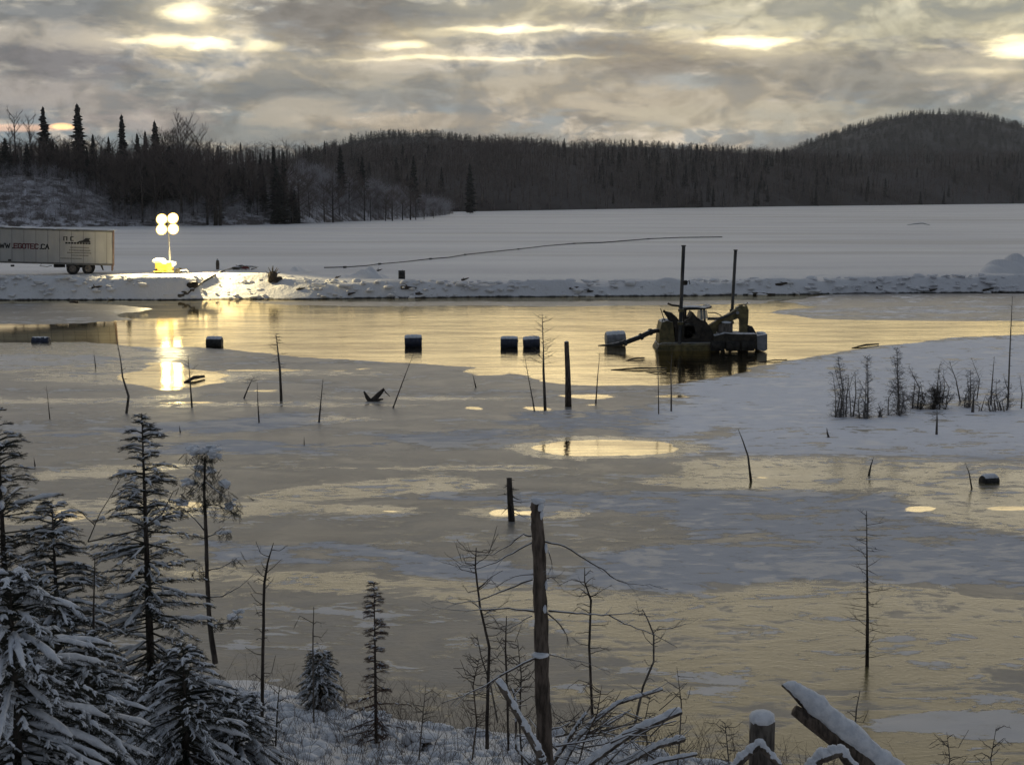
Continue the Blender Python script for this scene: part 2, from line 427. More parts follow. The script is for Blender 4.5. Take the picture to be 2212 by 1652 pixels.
Wm = soft(sd_poly([(-6500, 600), (7500, 600), (7500, 680), (2600, 700), (2212, 722), (2050, 731), (1900, 747), (1750, 770), (1620, 795), (1500, 824), (1440, 832),
    (1300, 833), (1200, 827), (1130, 812), (1060, 803), (960, 795), (880, 786), (760, 778), (640, 770), (500, 756), (430, 750), (330, 750), (250, 742), (100, 740), (-6500, 738)]), 3)
film = np.maximum(soft(sd_poly([(1690, 676), (1740, 667), (1800, 662), (1700, 652), (1740, 645), (2000, 600), (7000, 600), (7000, 690), (2600, 692), (2212, 696), (1950, 692), (1760, 689)]), 2),
    soft(sd_poly([(-6500, 655), (60, 657), (180, 653), (260, 664), (300, 668), (240, 680), (300, 690), (200, 696), (100, 700), (-6500, 712)]), 2))
film = np.maximum(film, .8 * soft(sd_poly([(560, 650), (900, 651), (1300, 650), (1700, 648), (1650, 657), (1200, 662), (900, 660), (640, 661)]), 3))
Wm = Wm * (1 - film)
for e in [(1325, 968, 152, 17), (1012, 881, 24, 5), (1160, 882, 40, 6), (1958, 1096, 38, 7), (2160, 1097, 70, 6), (1458, 857, 42, 4), (1300, 857, 60, 4), (395, 816, 110, 22),
          (372, 814, 60, 30), (350, 784, 45, 4), (380, 869, 70, 3), (1070, 1112, 34, 9), (1120, 1112, 30, 5), (760, 797, 40, 2.5), (600, 800, 120, 2), (1035, 803, 60, 8), (1278, 872, 18, 3), (1625, 1033, 40, 4),
          (1530, 992, 40, 3), (560, 845, 50, 3), (400, 1090, 36, 10), (150, 1115, 40, 14), (760, 1103, 26, 2.5), (850, 1104, 26, 2.5)]:
    Wm = np.maximum(Wm, soft(sd_ell(*e), 2.0) * (1 if e[2] > 100 else .66 if e[2] < 50 else .8))
Tm = 0 * Wm
for P, w in [([(480, 1120), (560, 1070), (700, 1038), (950, 1030), (1080, 1045), (930, 1062), (720, 1082), (600, 1110)], 6),
    ([(-500, 1085), (300, 1080), (560, 1085), (500, 1112), (200, 1130), (-500, 1140)], 8),
    ([(300, 1228), (700, 1232), (1000, 1258), (1250, 1275), (1480, 1300), (1700, 1262), (2000, 1268), (2212, 1292), (2800, 1310), (2800, 1430), (2212, 1420), (2000, 1480), (1800, 1510), (1500, 1480), (1400, 1420), (1200, 1340), (900, 1290), (500, 1262)], 14),
    ([(1480, 995), (1850, 985), (2212, 1005), (2800, 1010), (2800, 1130), (2212, 1155), (1980, 1118), (1900, 1062), (1700, 1055), (1500, 1050)], 8),
    ([(1300, 1500), (1700, 1470), (2200, 1500), (2800, 1520), (2800, 1700), (1300, 1700)], 30),
    ([(60, 1015), (300, 1004), (480, 1008), (300, 1022), (80, 1030)], 4), ([(-500, 860), (200, 858), (420, 852), (300, 868), (-500, 880)], 4),
    ([(-500, 715), (200, 712), (430, 750), (330, 800), (-500, 812)], 8)]:
    Tm = np.maximum(Tm, soft(sd_poly(P) + jit, w))
for e in [(600, 805, 160, 4), (300, 816, 240, 16), (560, 875, 200, 4), (900, 860, 120, 3), (1120, 1110, 120, 12), (1560, 1040, 160, 14), (1020, 1010, 200, 4), (1330, 968, 200, 24), (700, 905, 90, 5), (780, 1100, 110, 10)]:
    Tm = np.maximum(Tm, soft(sd_ell(*e), 4))
Sm = 0 * Wm
for P, w in [([(1478, 836), (1560, 812), (1640, 799), (1760, 776), (1900, 753), (2050, 736), (2212, 727), (2800, 705), (2800, 1015), (2212, 990), (2050, 985), (1850, 980), (1600, 972), (1520, 950), (1600, 925), (1460, 890), (1500, 860)], 6),
    ([(900, 1078), (1100, 1068), (1500, 1058), (1900, 1066), (2000, 1120), (2212, 1165), (2800, 1200), (2800, 1330), (2212, 1288), (2000, 1258), (1750, 1250), (1500, 1280), (1250, 1256), (1300, 1200), (1500, 1160), (1450, 1120), (1150, 1096)], 9),
    ([(420, 1165), (700, 1163), (900, 1184), (1000, 1198), (1200, 1236), (1180, 1258), (900, 1242), (650, 1218), (440, 1206)], 8),
    ([(300, 966), (480, 950), (640, 956), (840, 955), (700, 975), (500, 985), (330, 982)], 5), ([(90, 938), (300, 920), (560, 903), (700, 900), (600, 922), (300, 942)], 4),
    ([(-500, 765), (200, 770), (240, 790), (-500, 802)], 6),
    ([(820, 940), (1100, 930), (1180, 945), (1000, 955)], 9)]:
    Sm = np.maximum(Sm, soft(sd_poly(P) + jit, w))
for e in [(1640, 1362, 70, 14), (1560, 1478, 55, 30), (960, 1075, 90, 8), (2060, 1560, 200, 24), (1240, 905, 170, 26), (1420, 910, 120, 36), (620, 905, 60, 14)]:
    Sm = np.maximum(Sm, .85 * soft(sd_ell(*e), 7))
Sm = Sm * (1 - Wm)
PXg, PYg = PX0, PY0
LitM = np.clip((1060 - PYg) / 160, 0, 1) * .5 + .5 * np.clip((PXg + PYg * .3 - 1640) / 120, 0, 1) * np.clip((1010 - PYg) / 30, 0, 1)  # light falling off towards the foreground, painted in; also fuller snow on the shelf
LitM = np.where(PYg < 640, .5, LitM)
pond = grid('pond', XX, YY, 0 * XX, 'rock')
att = pond.data.attributes.new('cover_light', 'FLOAT_COLOR', 'POINT')
att.data.foreach_set('color', np.stack([Wm, Tm, Sm, LitM], -1).astype(np.float32).ravel())
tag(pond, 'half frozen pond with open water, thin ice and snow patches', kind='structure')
m, p = newmat('pond_surface'); nt = m.node_tree
an = nt.nodes.new('ShaderNodeAttribute'); an.attribute_name = 'cover_light'
w_, t_, s_ = sep(X(an.outputs['Color'])); lit_ = X(an.outputs['Alpha']); v = texco('Object'); x, y, z = sep(v)
n1 = noise(comb(x * .38, y * .8), .8, 7, .68, .8) - .5; n2 = noise(comb(x * .45, y + 9.), 2.6, 5, .62, .6) - .5; n3 = noise(comb(x * .3, y), .25, 5, .6, .5) - .5
nf = noise(comb(x * .5, y), 14.0, 3, .6) - .5
fw = smooth(w_ + n2 * .8 + n1 * 1.1 - .03, .42, .58)
t_ = t_ * .56 + .25; s_ = s_ * .60 + .17 + smooth(lit_, .0, .4) * .05 + smooth(lit_, .6, .95) * .12
ft = smooth(t_ + n1 * 2.8 + n2 * 1.6 + n3 * 1.0, .32, .66)
fs = smooth(s_ + n1 * 2.9 + n2 * 1.9 + n3 * 1.5 + nf * .4, .44, .62)
fd = smooth(n3 * 1.2 + n1 * 1.4 + n2 * .8, -.02, .22)
ice = mixc(smooth(n3 + n1 * .8 + nf * .2, -.14, .14), (.115, .112, .105), (.215, .212, .208))
ice = mixc(smooth(lit_, 0, .5) * smooth(n3 + n1, -.2, .2, .45, 1.0), ice, (.29, .275, .265))
ice = mixc(ft * smooth(lit_, 0, .5, 1, .7), ice, (.15, .128, .058))
ice = mixc(fd * .45, ice, (.07, .068, .055))
ice = mixc(fs * smooth(n2 + nf * .4, -.5, .1, .65, 1.0), ice, mixc(smooth(lit_, .4, .95), (.47, .495, .55), (.84, .87, .95)))  # snow albedo raised on the shelf, lowered nearby, to carry the light falloff
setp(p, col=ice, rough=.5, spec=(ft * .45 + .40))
rr = smooth(ft, 0, 1, .42, .16) + n1 * .6 + n3 * .3 + fs * .3
nt.links.new(mixc(ft, (1, 1, 1), (1.0, .86, .52)).k, p.inputs['Specular Tint'])
setp(p, rough=rr, nrm=bump(n1 * .5 + n2 * .15 + nf * .12 + fs * .25, .4, .10))
gl = nt.nodes.new('ShaderNodeBsdfGlossy'); gl.inputs['Color'].default_value = (.86, .80, .66, 1)
rip = noise(comb(x * .40, y), 2.6, 4, .6) * 1.0 + noise(comb(x * .3, y), .5, 3, .5) * 1.4
calm = smooth(x, -28., -12., .07, 1.0)
gl.inputs['Roughness'].default_value = .05
bn = nt.nodes.new('ShaderNodeBump'); bn.inputs['Distance'].default_value = .017
X.nt.links.new((calm * 1.0).k, bn.inputs['Strength']); X.nt.links.new(rip.k, bn.inputs['Height']); X.nt.links.new(bn.outputs[0], gl.inputs['Normal'])
dk = nt.nodes.new('ShaderNodeBsdfDiffuse'); dk.inputs[0].default_value = (.02, .02, .014, 1)
lw = nt.nodes.new('ShaderNodeFresnel'); lw.inputs['IOR'].default_value = 1.33
wf = (X(lw.outputs[0]) * .85 + .14).sat()
gcol = mixc(smooth(noise(comb(x * .16, y), .55, 5, .7, .5) * .6 + noise(comb(x * .12, y), 3.0, 3, .6) * .4, .40, .58), (.60, .53, .40), (.93, .82, .58)); nt.links.new(gcol.k, gl.inputs['Color'])
ms = nt.nodes.new('ShaderNodeMixShader'); nt.links.new(wf.k, ms.inputs[0]); nt.links.new(dk.outputs[0], ms.inputs[1]); nt.links.new(gl.outputs[0], ms.inputs[2])
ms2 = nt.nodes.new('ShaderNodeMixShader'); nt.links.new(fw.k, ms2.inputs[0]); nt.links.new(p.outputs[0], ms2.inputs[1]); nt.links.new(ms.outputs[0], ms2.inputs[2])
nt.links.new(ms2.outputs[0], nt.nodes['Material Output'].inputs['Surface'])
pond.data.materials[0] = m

# ---- far bank (berm) with a flat track on top
SHORE = [(-2000, 652), (0, 649), (300, 648), (620, 647), (1100, 642), (1600, 638), (2212, 632), (4000, 622)]
BH = [(-2000, 1.85), (200, 1.85), (560, 1.8), (700, 1.35), (1100, 1.15), (1600, 1.2), (2000, 1.35), (2212, 1.45), (4000, 1.4)]
RUN = [(-2000, 1.2), (400, 1.2), (440, 3.0), (480, 4.4), (590, 4.2), (680, 1.4), (1100, 1.1), (2212, 1.4), (4000, 1.4)]
FIELD_Z = 1.15
bx = np.arange(-120, 150, .3)
def shore_y(x):
    px = x / 117 * FPX * .99 + CX
    return np.array([G(q, interp(SHORE, q)).y for q in np.atleast_1d(px)])
shy = shore_y(bx); ppx = bx / 118 * FPX * .99 + CX
bh = np.interp(ppx, *zip(*BH)); run = np.interp(ppx, *zip(*RUN))
def berm_z(x, s, bh, run):
    """s = distance behind the shoreline"""
    k = np.clip(s / run, 0, 1); f = k * k * (3 - 2 * k) * .5 + k * .5
    z = -.35 + (bh + .35) * np.clip((s + .25) / (run + .25), 0, 1)
    z = np.where(s < 0, -.35 + s * .2, z * .55 + (bh * f) * .45)
    back = np.clip((s - 10 - run) / 7, 0, 1)
    return z + (FIELD_Z - bh) * back
ss = np.concatenate([np.array([-1.5, -.6, -.2]), np.arange(0, 7, .22), np.arange(7, 26, 1.0)])
S2, B2 = np.meshgrid(ss, bx, indexing='ij')
ZB = berm_z(B2, S2, bh[None], run[None])
edge = np.clip(1 - np.abs(S2 - run[None]) / 2.2, 0, 1)
ZB = ZB + vnoise(B2, S2 * 1.3, 11, 5, .8) * (.09 + .20 * edge) * (S2 > -.2) * np.where(S2 > 8, .25, 1)
wob = vnoise(B2 * .6, S2 * 0, 12, 4, .7) * .35 * np.clip(1 - S2 / 5, 0, 1)
berm = grid('snowy_bank', B2, shy[None] + S2 + wob, ZB, 'snow_berm')
tag(berm, 'snow covered far bank with a level track along its top', kind='structure')
def bank_pt(px, py):
    """point on the far bank seen at this pixel (march along the ray)"""
    d = ray(px, py)
    for Y in np.arange(108, 140, .1):
        q = Vector((0, 0, CAMZ)) + d * (Y / d.y)
        sy = float(np.interp(q.x, bx, shy)); h = float(np.interp(q.x, bx, bh)); rn = float(np.interp(q.x, bx, run))
        zz = float(berm_z(q.x, q.y - sy, h, rn))
        if q.y > sy and q.z <= zz: return q
    return G(px, py, FIELD_Z)
# ---- snowfield behind
fy = np.concatenate([np.linspace(136, 400, 60), np.linspace(410, 2600, 60)])
fx = np.linspace(-1, 1, 80)
FX, FY = np.meshgrid(fx, fy); FXw = FX * (120 + FY * .9)
snowfield = grid('snowfield', FXw, FY, FIELD_Z - .03 + vnoise(FXw * .1, FY * .03, 5, 2, .8) * .03, 'snow_field')
tag(snowfield, 'wide flat snow covered field behind the bank', kind='structure')

# ---- near bank under the camera
NS = [(-600, 1400), (0, 1440), (560, 1480), (700, 1530), (830, 1560), (1000, 1585), (1250, 1600), (1450, 1650), (1750, 1700), (2212, 1790), (3200, 1900)]
gx = np.concatenate([np.linspace(-70, -12, 24), np.arange(-11.6, 12, .09), np.linspace(12.5, 70, 24)])
gy = np.concatenate([np.linspace(-70, -2, 30), np.linspace(-1, 11, 30), np.arange(11.2, 28, .09)])
NX, NY = np.meshgrid(gx, gy)
_nsx = []; _nsy = []
for q in np.arange(-1500, 3600, 50):
    g = G(q, interp(NS, q)); _nsx.append(g.x); _nsy.append(g.y)
def near_z(x, y):
    s = np.interp(x, _nsx, _nsy) - y + .25
    z = np.where(s < 0, s * .3, np.where(s < 6, s * .23, 1.38 + (s - 6) * .345))
    z = np.where(s > 24, 1.38 + 18 * .345 + (s - 24) * .15, z)
    amp = np.clip(s * .6 + .15, 0, 1)
    z = z + vnoise(x, y, 21, 5, 1.3) * .16 * amp + vnoise(x, y, 22, 3, .5) * .10 * amp
    return z
nearbank = grid('hillside', NX, NY, near_z(NX, NY), 'snow_bank')
tag(nearbank, 'snowy near slope falling from the camera to the ice', kind='structure')
def NZ(x, y): return float(near_z(np.array([float(x)]), np.array([float(y)]))[0])
def near_pt(px, py):
    d = ray(px, py)
    for Y in np.arange(8, 30, .05):
        q = Vector((0, 0, CAMZ)) + d * (Y / d.y)
        if q.z <= max(0, NZ(q.x, q.y)): return q
    return G(px, py)

# ---- left wooded rise
BASE = [(-900, 492), (0, 491), (400, 489), (560, 486), (700, 481), (850, 474), (952, 466), (985, 462)]
CREST = [(-900, 380), (0, 376), (120, 380), (200, 402), (250, 432), (330, 446), (440, 440), (520, 420), (600, 395), (660, 385), (720, 398), (800, 424), (900, 450), (952, 464), (985, 462)]
pxs = np.arange(-900, 986, 8.0); rows = []
for k in np.linspace(0, 1.6, 36):
    r_ = []
    for q in pxs:
        b = G(q, interp(BASE, q), FIELD_Z); dep = 40 if q < 700 else max(8, 40 - (q - 700) * .125)
        Yc = b.y + dep; top = PT(q, interp(CREST, q), Yc).z
        kk = min(k, 1); f = math.sin(kk * math.pi / 2) ** 1.1
        zz = FIELD_Z - .4 + (top - FIELD_Z + .4) * f
        Y = b.y + dep * k + (max(0, k - 1) * 80)
        r_.append(((q - CX) / FPX * Y * 1.0, Y, zz))
    rows.append(r_)
A = np.array(rows)
A[:, :, 2] += vnoise(A[:, :, 0] * .25, A[:, :, 1] * .25, 31, 4, 1.0) * .7 * np.clip(np.linspace(0, 1.6, 36) * 3, 0, 1)[:, None]
mound = grid('wooded_rise', A[:, :, 0], A[:, :, 1], A[:, :, 2], 'mound_ground')
tag(mound, 'snow dusted rise behind the field at the left', kind='structure')

# ---- far slopes and hills
def slope(name, lab, base, crest, depth, mat, extra=1.5, px0=-400, px1=3400, basez=FIELD_Z, nz=1.2):
    pxs = np.arange(px0, px1, 14.0); rows = []; ks = np.linspace(0, extra, 26)
    for k in ks:
        r_ = []
        for q in pxs:
            b = base(q); Yc = b + depth; top = PT(q, interp(crest, q), Yc).z
            f = math.sin(min(k, 1) * math.pi / 2); zz = basez - 1 + (top - basez + 1) * f if k <= 1 else top - (k - 1) * 10
            Y = b + depth * k; r_.append(((q - CX) / FPX * Y, Y, zz))
        rows.append(r_)
    A = np.array(rows); A[1:, :, 2] += vnoise(A[1:, :, 0] * .02, A[1:, :, 1] * .02, 41, 4, 1.0) * nz
    o = grid(name, A[:, :, 0], A[:, :, 1], A[:, :, 2], mat); tag(o, lab, kind='structure'); return A
fbase = lambda q: G(q, interp([(-900, 462), (600, 460), (952, 458), (1300, 452), (1700, 446), (2212, 440), (3400, 436)], q), FIELD_Z).y
FRONT = [(-900, 352), (620, 352), (760, 352), (900, 345), (1000, 338), (1100, 335), (1300, 340), (1500, 345), (1700, 352), (1900, 356), (2212, 352), (3400, 345)]
LHILL = [(-900, 380), (500, 372), (600, 352), (640, 341), (700, 322), (760, 305), (830, 297), (950, 301), (1050, 311), (1150, 315), (1250, 319), (1300, 316), (1400, 322), (1500, 329), (1600, 337), (1690, 341), (1900, 360), (2300, 380), (3400, 390)]
RHILL = [(-900, 400), (1500, 380), (1600, 352), (1690, 334), (1750, 311), (1800, 289), (1850, 271), (1900, 258), (1980, 250), (2060, 252), (2130, 262), (2212, 281), (2320, 320), (2450, 350), (3400, 380)]
SL_F = slope('hillside', 'forested slope rising along the far shore', fbase, FRONT, 170, 'hill_ground')
SL_L = slope('hill', 'long wooded ridge with a rounded left end', lambda q: 1150.0, LHILL, 350, 'hill_ground', nz=3)
SL_R = slope('hill', 'rounded wooded hill at the right', lambda q: 1700.0, RHILL, 500, 'hill_ground', px0=1300, nz=3)

# ================================================================== TREES (far)
def spruce_far_template(seed, layers=26, arms=9, width=.17, trunk=True):
    """unit-height spruce, drooping flat sprays; triangles"""
    rnd = random.Random(seed); V = []; F = []
    def tri(a, b, c): n = len(V); V.extend([a, b, c]); F.append((n, n + 1, n + 2))
    for i in range(layers):
        h = .06 + .94 * (i / layers) ** .95
        w = width * (1 - h) ** .75 * (1 + .3 * math.sin(i * 1.7 + seed)) + .012
        for k in range(arms):
            a = rnd.uniform(0, 6.283); L = w * rnd.uniform(.55, 1.25); dz = rnd.uniform(-.035, .01) * (1.2 - h)
            hw = rnd.uniform(.010, .024) * (1.3 - h) + .006; ca, sa = math.cos(a), math.sin(a); hh = h + rnd.uniform(-.02, .02)
            tip = (ca * L, sa * L, hh + dz - .01)
            m1 = (ca * L * .5 - sa * hw * 1.6, sa * L * .5 + ca * hw * 1.6, hh - .012); m2 = (ca * L * .5 + sa * hw * 1.6, sa * L * .5 - ca * hw * 1.6, hh - .012)
            r0 = (0, 0, hh + .022); r1 = (ca * L * .25, sa * L * .25, hh - .035)
            tri(r0, m1, tip); tri(r0, tip, m2); tri(r1, m2, tip); tri(r1, tip, m1)
    tri((-.006, 0, .97), (.006, 0, .97), (0, 0, 1.03))
    return np.array(V), np.array(F)
def trunk_template(r=.012, h=1.0):
    b = MB(); b.tube([(0, 0, -.08), (0, 0, h * .5), (.004, 0, h)], [r, r * .6, r * .1], 5); return mb_np(b)
def bare_template(seed, dens=1.0, spread=.28, straight=.55, thick=.012):
    """leafless tree of unit height: (trunk verts/tris, crown verts/tris)"""
    rnd = random.Random(seed); T = MB(); C = MB()
    top = Vector((rnd.uniform(-.03, .03), rnd.uniform(-.03, .03), .92))
    tp = [Vector((0, 0, -.06)), Vector((rnd.uniform(-.01, .01), 0, .3)), Vector((top.x * .5, top.y * .5, .62)), top]
    T.tube(tp, [thick, thick * .8, thick * .45, thick * .1], 5)
    def tw(p, d, L, r, lev):
        n = 3; pts = [p]
        for i in range(n):
            d = (d + Vector((rnd.uniform(-.25, .25), rnd.uniform(-.25, .25), rnd.uniform(-.02, .24)))).normalized(); pts.append(pts[-1] + d * L / n)
        C.tube(pts, [r, r * .75, r * .5, r * .2], 3, cap=False)
        if lev > 0:
            for _ in range(int(round((6 if lev > 1 else 5) * dens))):
                f = rnd.uniform(.2, 1) * (len(pts) - 1); i = min(int(f), len(pts) - 2); q = pts[i].lerp(pts[i + 1], f - i)
                dd = (d + Vector((rnd.uniform(-1, 1), rnd.uniform(-1, 1), rnd.uniform(-.3, .7))) * .8).normalized()
                tw(q, dd, L * rnd.uniform(.35, .6), r * .45, lev - 1)
    nb = int(15 * dens)
    for i in range(nb):
        h = .22 + .70 * (i / nb) ** .8; f = h / .92
        p = Vector((0, 0, h)) + Vector((top.x, top.y, 0)) * f; a = rnd.uniform(0, 6.283)
        d = Vector((math.cos(a), math.sin(a), straight + rnd.uniform(0, .5))).normalized()
        tw(p, d, spread * rnd.uniform(.7, 1.2) * (1.15 - h * .55), thick * .38, 2)
    return mb_np(T), mb_np(C)
SPR = [spruce_far_template(s, 24 + 2 * s, 9, .15 + .02 * (s % 3)) for s in range(4)]
SPL = [spruce_far_template(s + 20, 9, 6, .20) for s in range(3)]
BAR = [bare_template(s, .8) for s in range(4)]
BARL = [bare_template(s + 9, .45, thick=.010, spread=.42, straight=.30) for s in range(4)]

def place_mats(P, H, W=None):
    m = len(P); a = RNG.uniform(0, 6.283, m); M = np.zeros((m, 3, 4)); W = H if W is None else W
    M[:, 0, 0] = np.cos(a) * W; M[:, 0, 1] = -np.sin(a) * W; M[:, 1, 0] = np.sin(a) * W; M[:, 1, 1] = np.cos(a) * W; M[:, 2, 2] = H
    M[:, :, 3] = P; return M
def scatter(A, n, k0=0.0, k1=1.0):
    r, c_ = A.shape[:2]; u = RNG.uniform(k0, k1, n) * (r - 2); w = RNG.uniform(0, 1, n) * (c_ - 2)
    i = u.astype(int); j = w.astype(int); fu = (u - i)[:, None]; fw = (w - j)[:, None]
    return (A[i, j] * (1 - fu) * (1 - fw) + A[i + 1, j] * fu * (1 - fw) + A[i, j + 1] * (1 - fu) * fw + A[i + 1, j + 1] * fu * fw)
def inview(P, m0=-350, m1=2600): q = P[:, 0] / P[:, 1] * FPX + CX; return P[(q > m0) & (q < m1)]
def forest(name, mat, A, n, temps, hmin, hmax, lab, k0=0., k1=.75, wf=1.0, m0=-350, clus=0):
    P = inview(scatter(A, n, k0, k1), m0); tb = TB(); idx = RNG.integers(0, len(temps), len(P)); H = RNG.uniform(hmin, hmax, len(P)) * RNG.uniform(.75, 1.0, len(P))
    if clus:
        keep = vnoise(P[:, 0] * .012, P[:, 1] * .012, clus, 3, 1.5) > RNG.uniform(-1.2, .8, len(P)); P = P[keep]; H = H[keep]; idx = idx[keep]
    P[:, 2] -= .4
    for i, (tv, tf) in enumerate(temps):
        s = idx == i; tb.add(tv, tf, place_mats(P[s], H[s], H[s] * wf))
    o = tb.build(name, mat); tag(o, lab, kind='stuff'); o['category'] = 'forest'; return o
def merged(t): (a, b), (c_, d) = t; return np.concatenate([a, c_]), np.concatenate([b, d + len(a)])
forest('far_wood', 'twigs_far', SL_F, 6500, [merged(t) for t in BARL], 9, 13, 'brown leafless wood covering the slope along the far shore', k1=.69, wf=1.9)
forest('spruce_wood', 'needles_far', SL_F, 1300, SPR[:2], 7, 12, 'dark spruces crowded on the slope along the far shore', k1=.66, clus=3)
forest('ridge_wood', 'needles_far', SL_L, 9000, SPL, 7, 11, 'dark wood covering the long ridge behind the far shore', k1=.70, m0=520, wf=1.7)
forest('hill_wood', 'needles_far', SL_R, 8000, SPL, 8, 13, 'dark wood covering the rounded hill at the right', k1=.68, wf=1.7, m0=1550)

# left rise: individual trees
def far_tree(name, temp, mats, top, px, Y, label, group, wscale=1.0, base=None, kindb='trunk', cat='tree'):
    """single tree whose top is at height of pixel row `top`"""
    q = PT(px, top, Y); zb = rise_z(q.x, Y) if base is None else base
    H = max(2.5, q.z - zb)
    o = thing(name, (q.x, Y, zb), label, cat, group)
    for nm, me in temp: 
        ch = bpy.data.objects.new(nm, me); COL.objects.link(ch); ch.parent = o
    o.scale = (H * wscale, H * wscale, H); o.rotation_euler[2] = random.uniform(0, 6.28); return o
def rise_z(x, y):
    px = x / y * FPX + CX; b = G(px, interp(BASE, px), FIELD_Z); dep = 40 if px < 700 else max(8, 40 - (px - 700) * .125)
    k = (y - b.y) / dep
    if px > 980 or k < 0: return FIELD_Z
    return FIELD_Z - .4 + (PT(px, interp(CREST, px), b.y + dep).z - FIELD_Z + .4) * math.sin(min(k, 1) * math.pi / 2) ** 1.1 - .3
def mesh_of(name, vt, mat):
    o = npmesh(name, vt[0], vt[1], mat); me = o.data; bpy.data.objects.remove(o); return me
TR = mesh_of('trunk', trunk_template(), 'bark_dark')
SPM = [[('trunk', TR), ('crown', mesh_of('crown', t, 'needles_far'))] for t in [spruce_far_template(50, 34, 12, .135), spruce_far_template(51, 32, 12, .16), spruce_far_template(52, 30, 11, .19), spruce_far_template(53, 34, 10, .12)]]
BRM = [[('trunk', mesh_of('trunk', t[0], 'bark_dark')), ('crown', mesh_of('crown', t[1], 'twigs_far'))] for t in [bare_template(60, 1.15, .30, .75, .014), bare_template(61, 1.1, .26, .9, .013), bare_template(62, 1.2, .33, .6, .013), bare_template(63, .9, .22, 1.1, .012)]]
GS = 'spruces on the wooded rise'; GB = 'leafless trees on the wooded rise'
for px, top, Y, k, w, lab in [
    (92, 231, 365, 1, .95, 'tall dark spruce left of the tallest one above the white trailer'),
    (166, 225, 370, 1, 1.05, 'tallest dark spruce on the wooded rise, behind the white trailer'),
    (262, 249, 372, 3, .95, 'narrow ragged topped spruce standing clear between the tallest spruce and the lamp'),
    (334, 263, 368, 0, 1.05, 'pointed dark spruce rising just above the bright lamp'),
    (200, 291, 360, 0, .9, 'short spruce top just right of the tallest spruce'),
    (234, 296, 372, 0, .8, 'small spruce top left of the narrow ragged spruce'),
    (296, 289, 366, 0, .9, 'small spruce top right of the narrow ragged spruce'),
    (313, 284, 374, 0, .8, 'small spruce top leaning against the pointed spruce above the lamp'),
    (590, 316, 366, 3, .95, 'dark spruce at the right end of the taller trees'),
    (562, 330, 362, 0, .9, 'short dark spruce beside the last gap in the left trees'),
    (612, 330, 360, 0, .8, 'low spruce right of the last taller spruce on the rise'),
    (735, 318, 392, 0, 1.0, 'dark spruce standing on the mound in front of the long ridge'),
    (782, 338, 405, 2, .9, 'dark broad spruce on the right slope of the mound'),
    (893, 338, 440, 0, .95, 'dark spruce on the low right end of the mound')]:
    far_tree('spruce_tree', SPM[k], None, top, px, Y, lab, GS, w)
far_tree('spruce_tree', SPM[0], None, 354, 1015, 520, 'pointed dark spruce beyond the tip of the rise, against the far wood', GS, 1.1, base=FIELD_Z)
for px, top, Y, k, w, lab in [
    (28, 238, 372, 3, 1.5, 'leafless tree reaching above the rise at the left edge of the picture'),
    (62, 246, 368, 3, 1.3, 'leafless tree with upright twigs just left of the tall spruces'),
    (390, 256, 375, 0, 1.0, 'broad leafless tree with a rounded open crown right of the lamp spruce'),
    (428, 280, 370, 2, 1.0, 'leafless tree on the right shoulder of the broad open crown'),
    (462, 318, 366, 2, .9, 'low leafless tree closing the taller trees on their right'),
    (535, 322, 368, 0, .9, 'leafless tree just left of the short dark spruce on the rise'),
    (618, 302, 378, 3, 1.1, 'thin leafless tree behind the last taller spruce')]:
    far_tree('bare_tree', BRM[k], None, top, px, Y, lab, GB, w)
rr_ = random.Random(5)
TOPL = [(-400, 300), (0, 292), (80, 285), (200, 310), (260, 315), (330, 305), (380, 290), (440, 310), (480, 345), (520, 350), (560, 340), (620, 345), (660, 362), (760, 372), (850, 400), (940, 445)]
for i in range(66):
    px = -60 + 700 * (i + rr_.uniform(0, 1)) / 66; Y = rr_.uniform(346, 372) if px < 240 or px > 480 else rr_.uniform(334, 364); top = interp(TOPL, px) + rr_.uniform(8, 60)
    far_tree('spruce_tree', SPM[i % 4], None, top, px, Y, 'dark spruce packed into the shaded mass of trees on the left rise', 'packed spruces on the left rise', rr_.uniform(1.0, 1.5))
TOPB = [(-400, 290), (0, 288), (260, 300), (380, 285), (440, 300), (480, 330), (560, 340), (620, 345), (680, 372), (760, 372), (850, 380), (900, 392), (950, 430)]
for i in range(120):
    px = -60 + 1006 * (i + rr_.uniform(0, 1)) / 120
    if px > 600 and i % 2: continue
    Y = (rr_.uniform(344, 372) if px < 240 or px > 480 else rr_.uniform(328, 362)) + max(0, px - 600) * .16; top = interp(TOPB, px) + rr_.uniform(0, 45)
    far_tree('bare_tree', BRM[i % 4], None, top, px, Y, 'leafless tree filling the shaded mass of trees on the left rise', 'packed leafless trees on the left rise', rr_.uniform(1.2, 2.0))
# brush over the rise
tb = TB(); tv, tf = [merged(t) for t in [bare_template(80, .5, .5, .4, .012)]][0]
tv2, tf2 = [merged(t) for t in [bare_template(81, .5, .6, .3, .012)]][0]
P = scatter(A, 6500, 0.02, .62); H = RNG.uniform(1.4, 4.0, len(P)) * np.where(P[:, 0] / P[:, 1] * FPX + CX > 640, 1.5, 1.0); P[:, 2] -= .1
s = RNG.random(len(P)) < .5
tb.add(tv, tf, place_mats(P[s], H[s], H[s] * 1.2)).add(tv2, tf2, place_mats(P[~s], H[~s], H[~s] * 1.2))
tag(tb.build('brush', 'brush_far'), 'low leafless brush covering the snowy rise at the left', 'brush', kind='stuff')

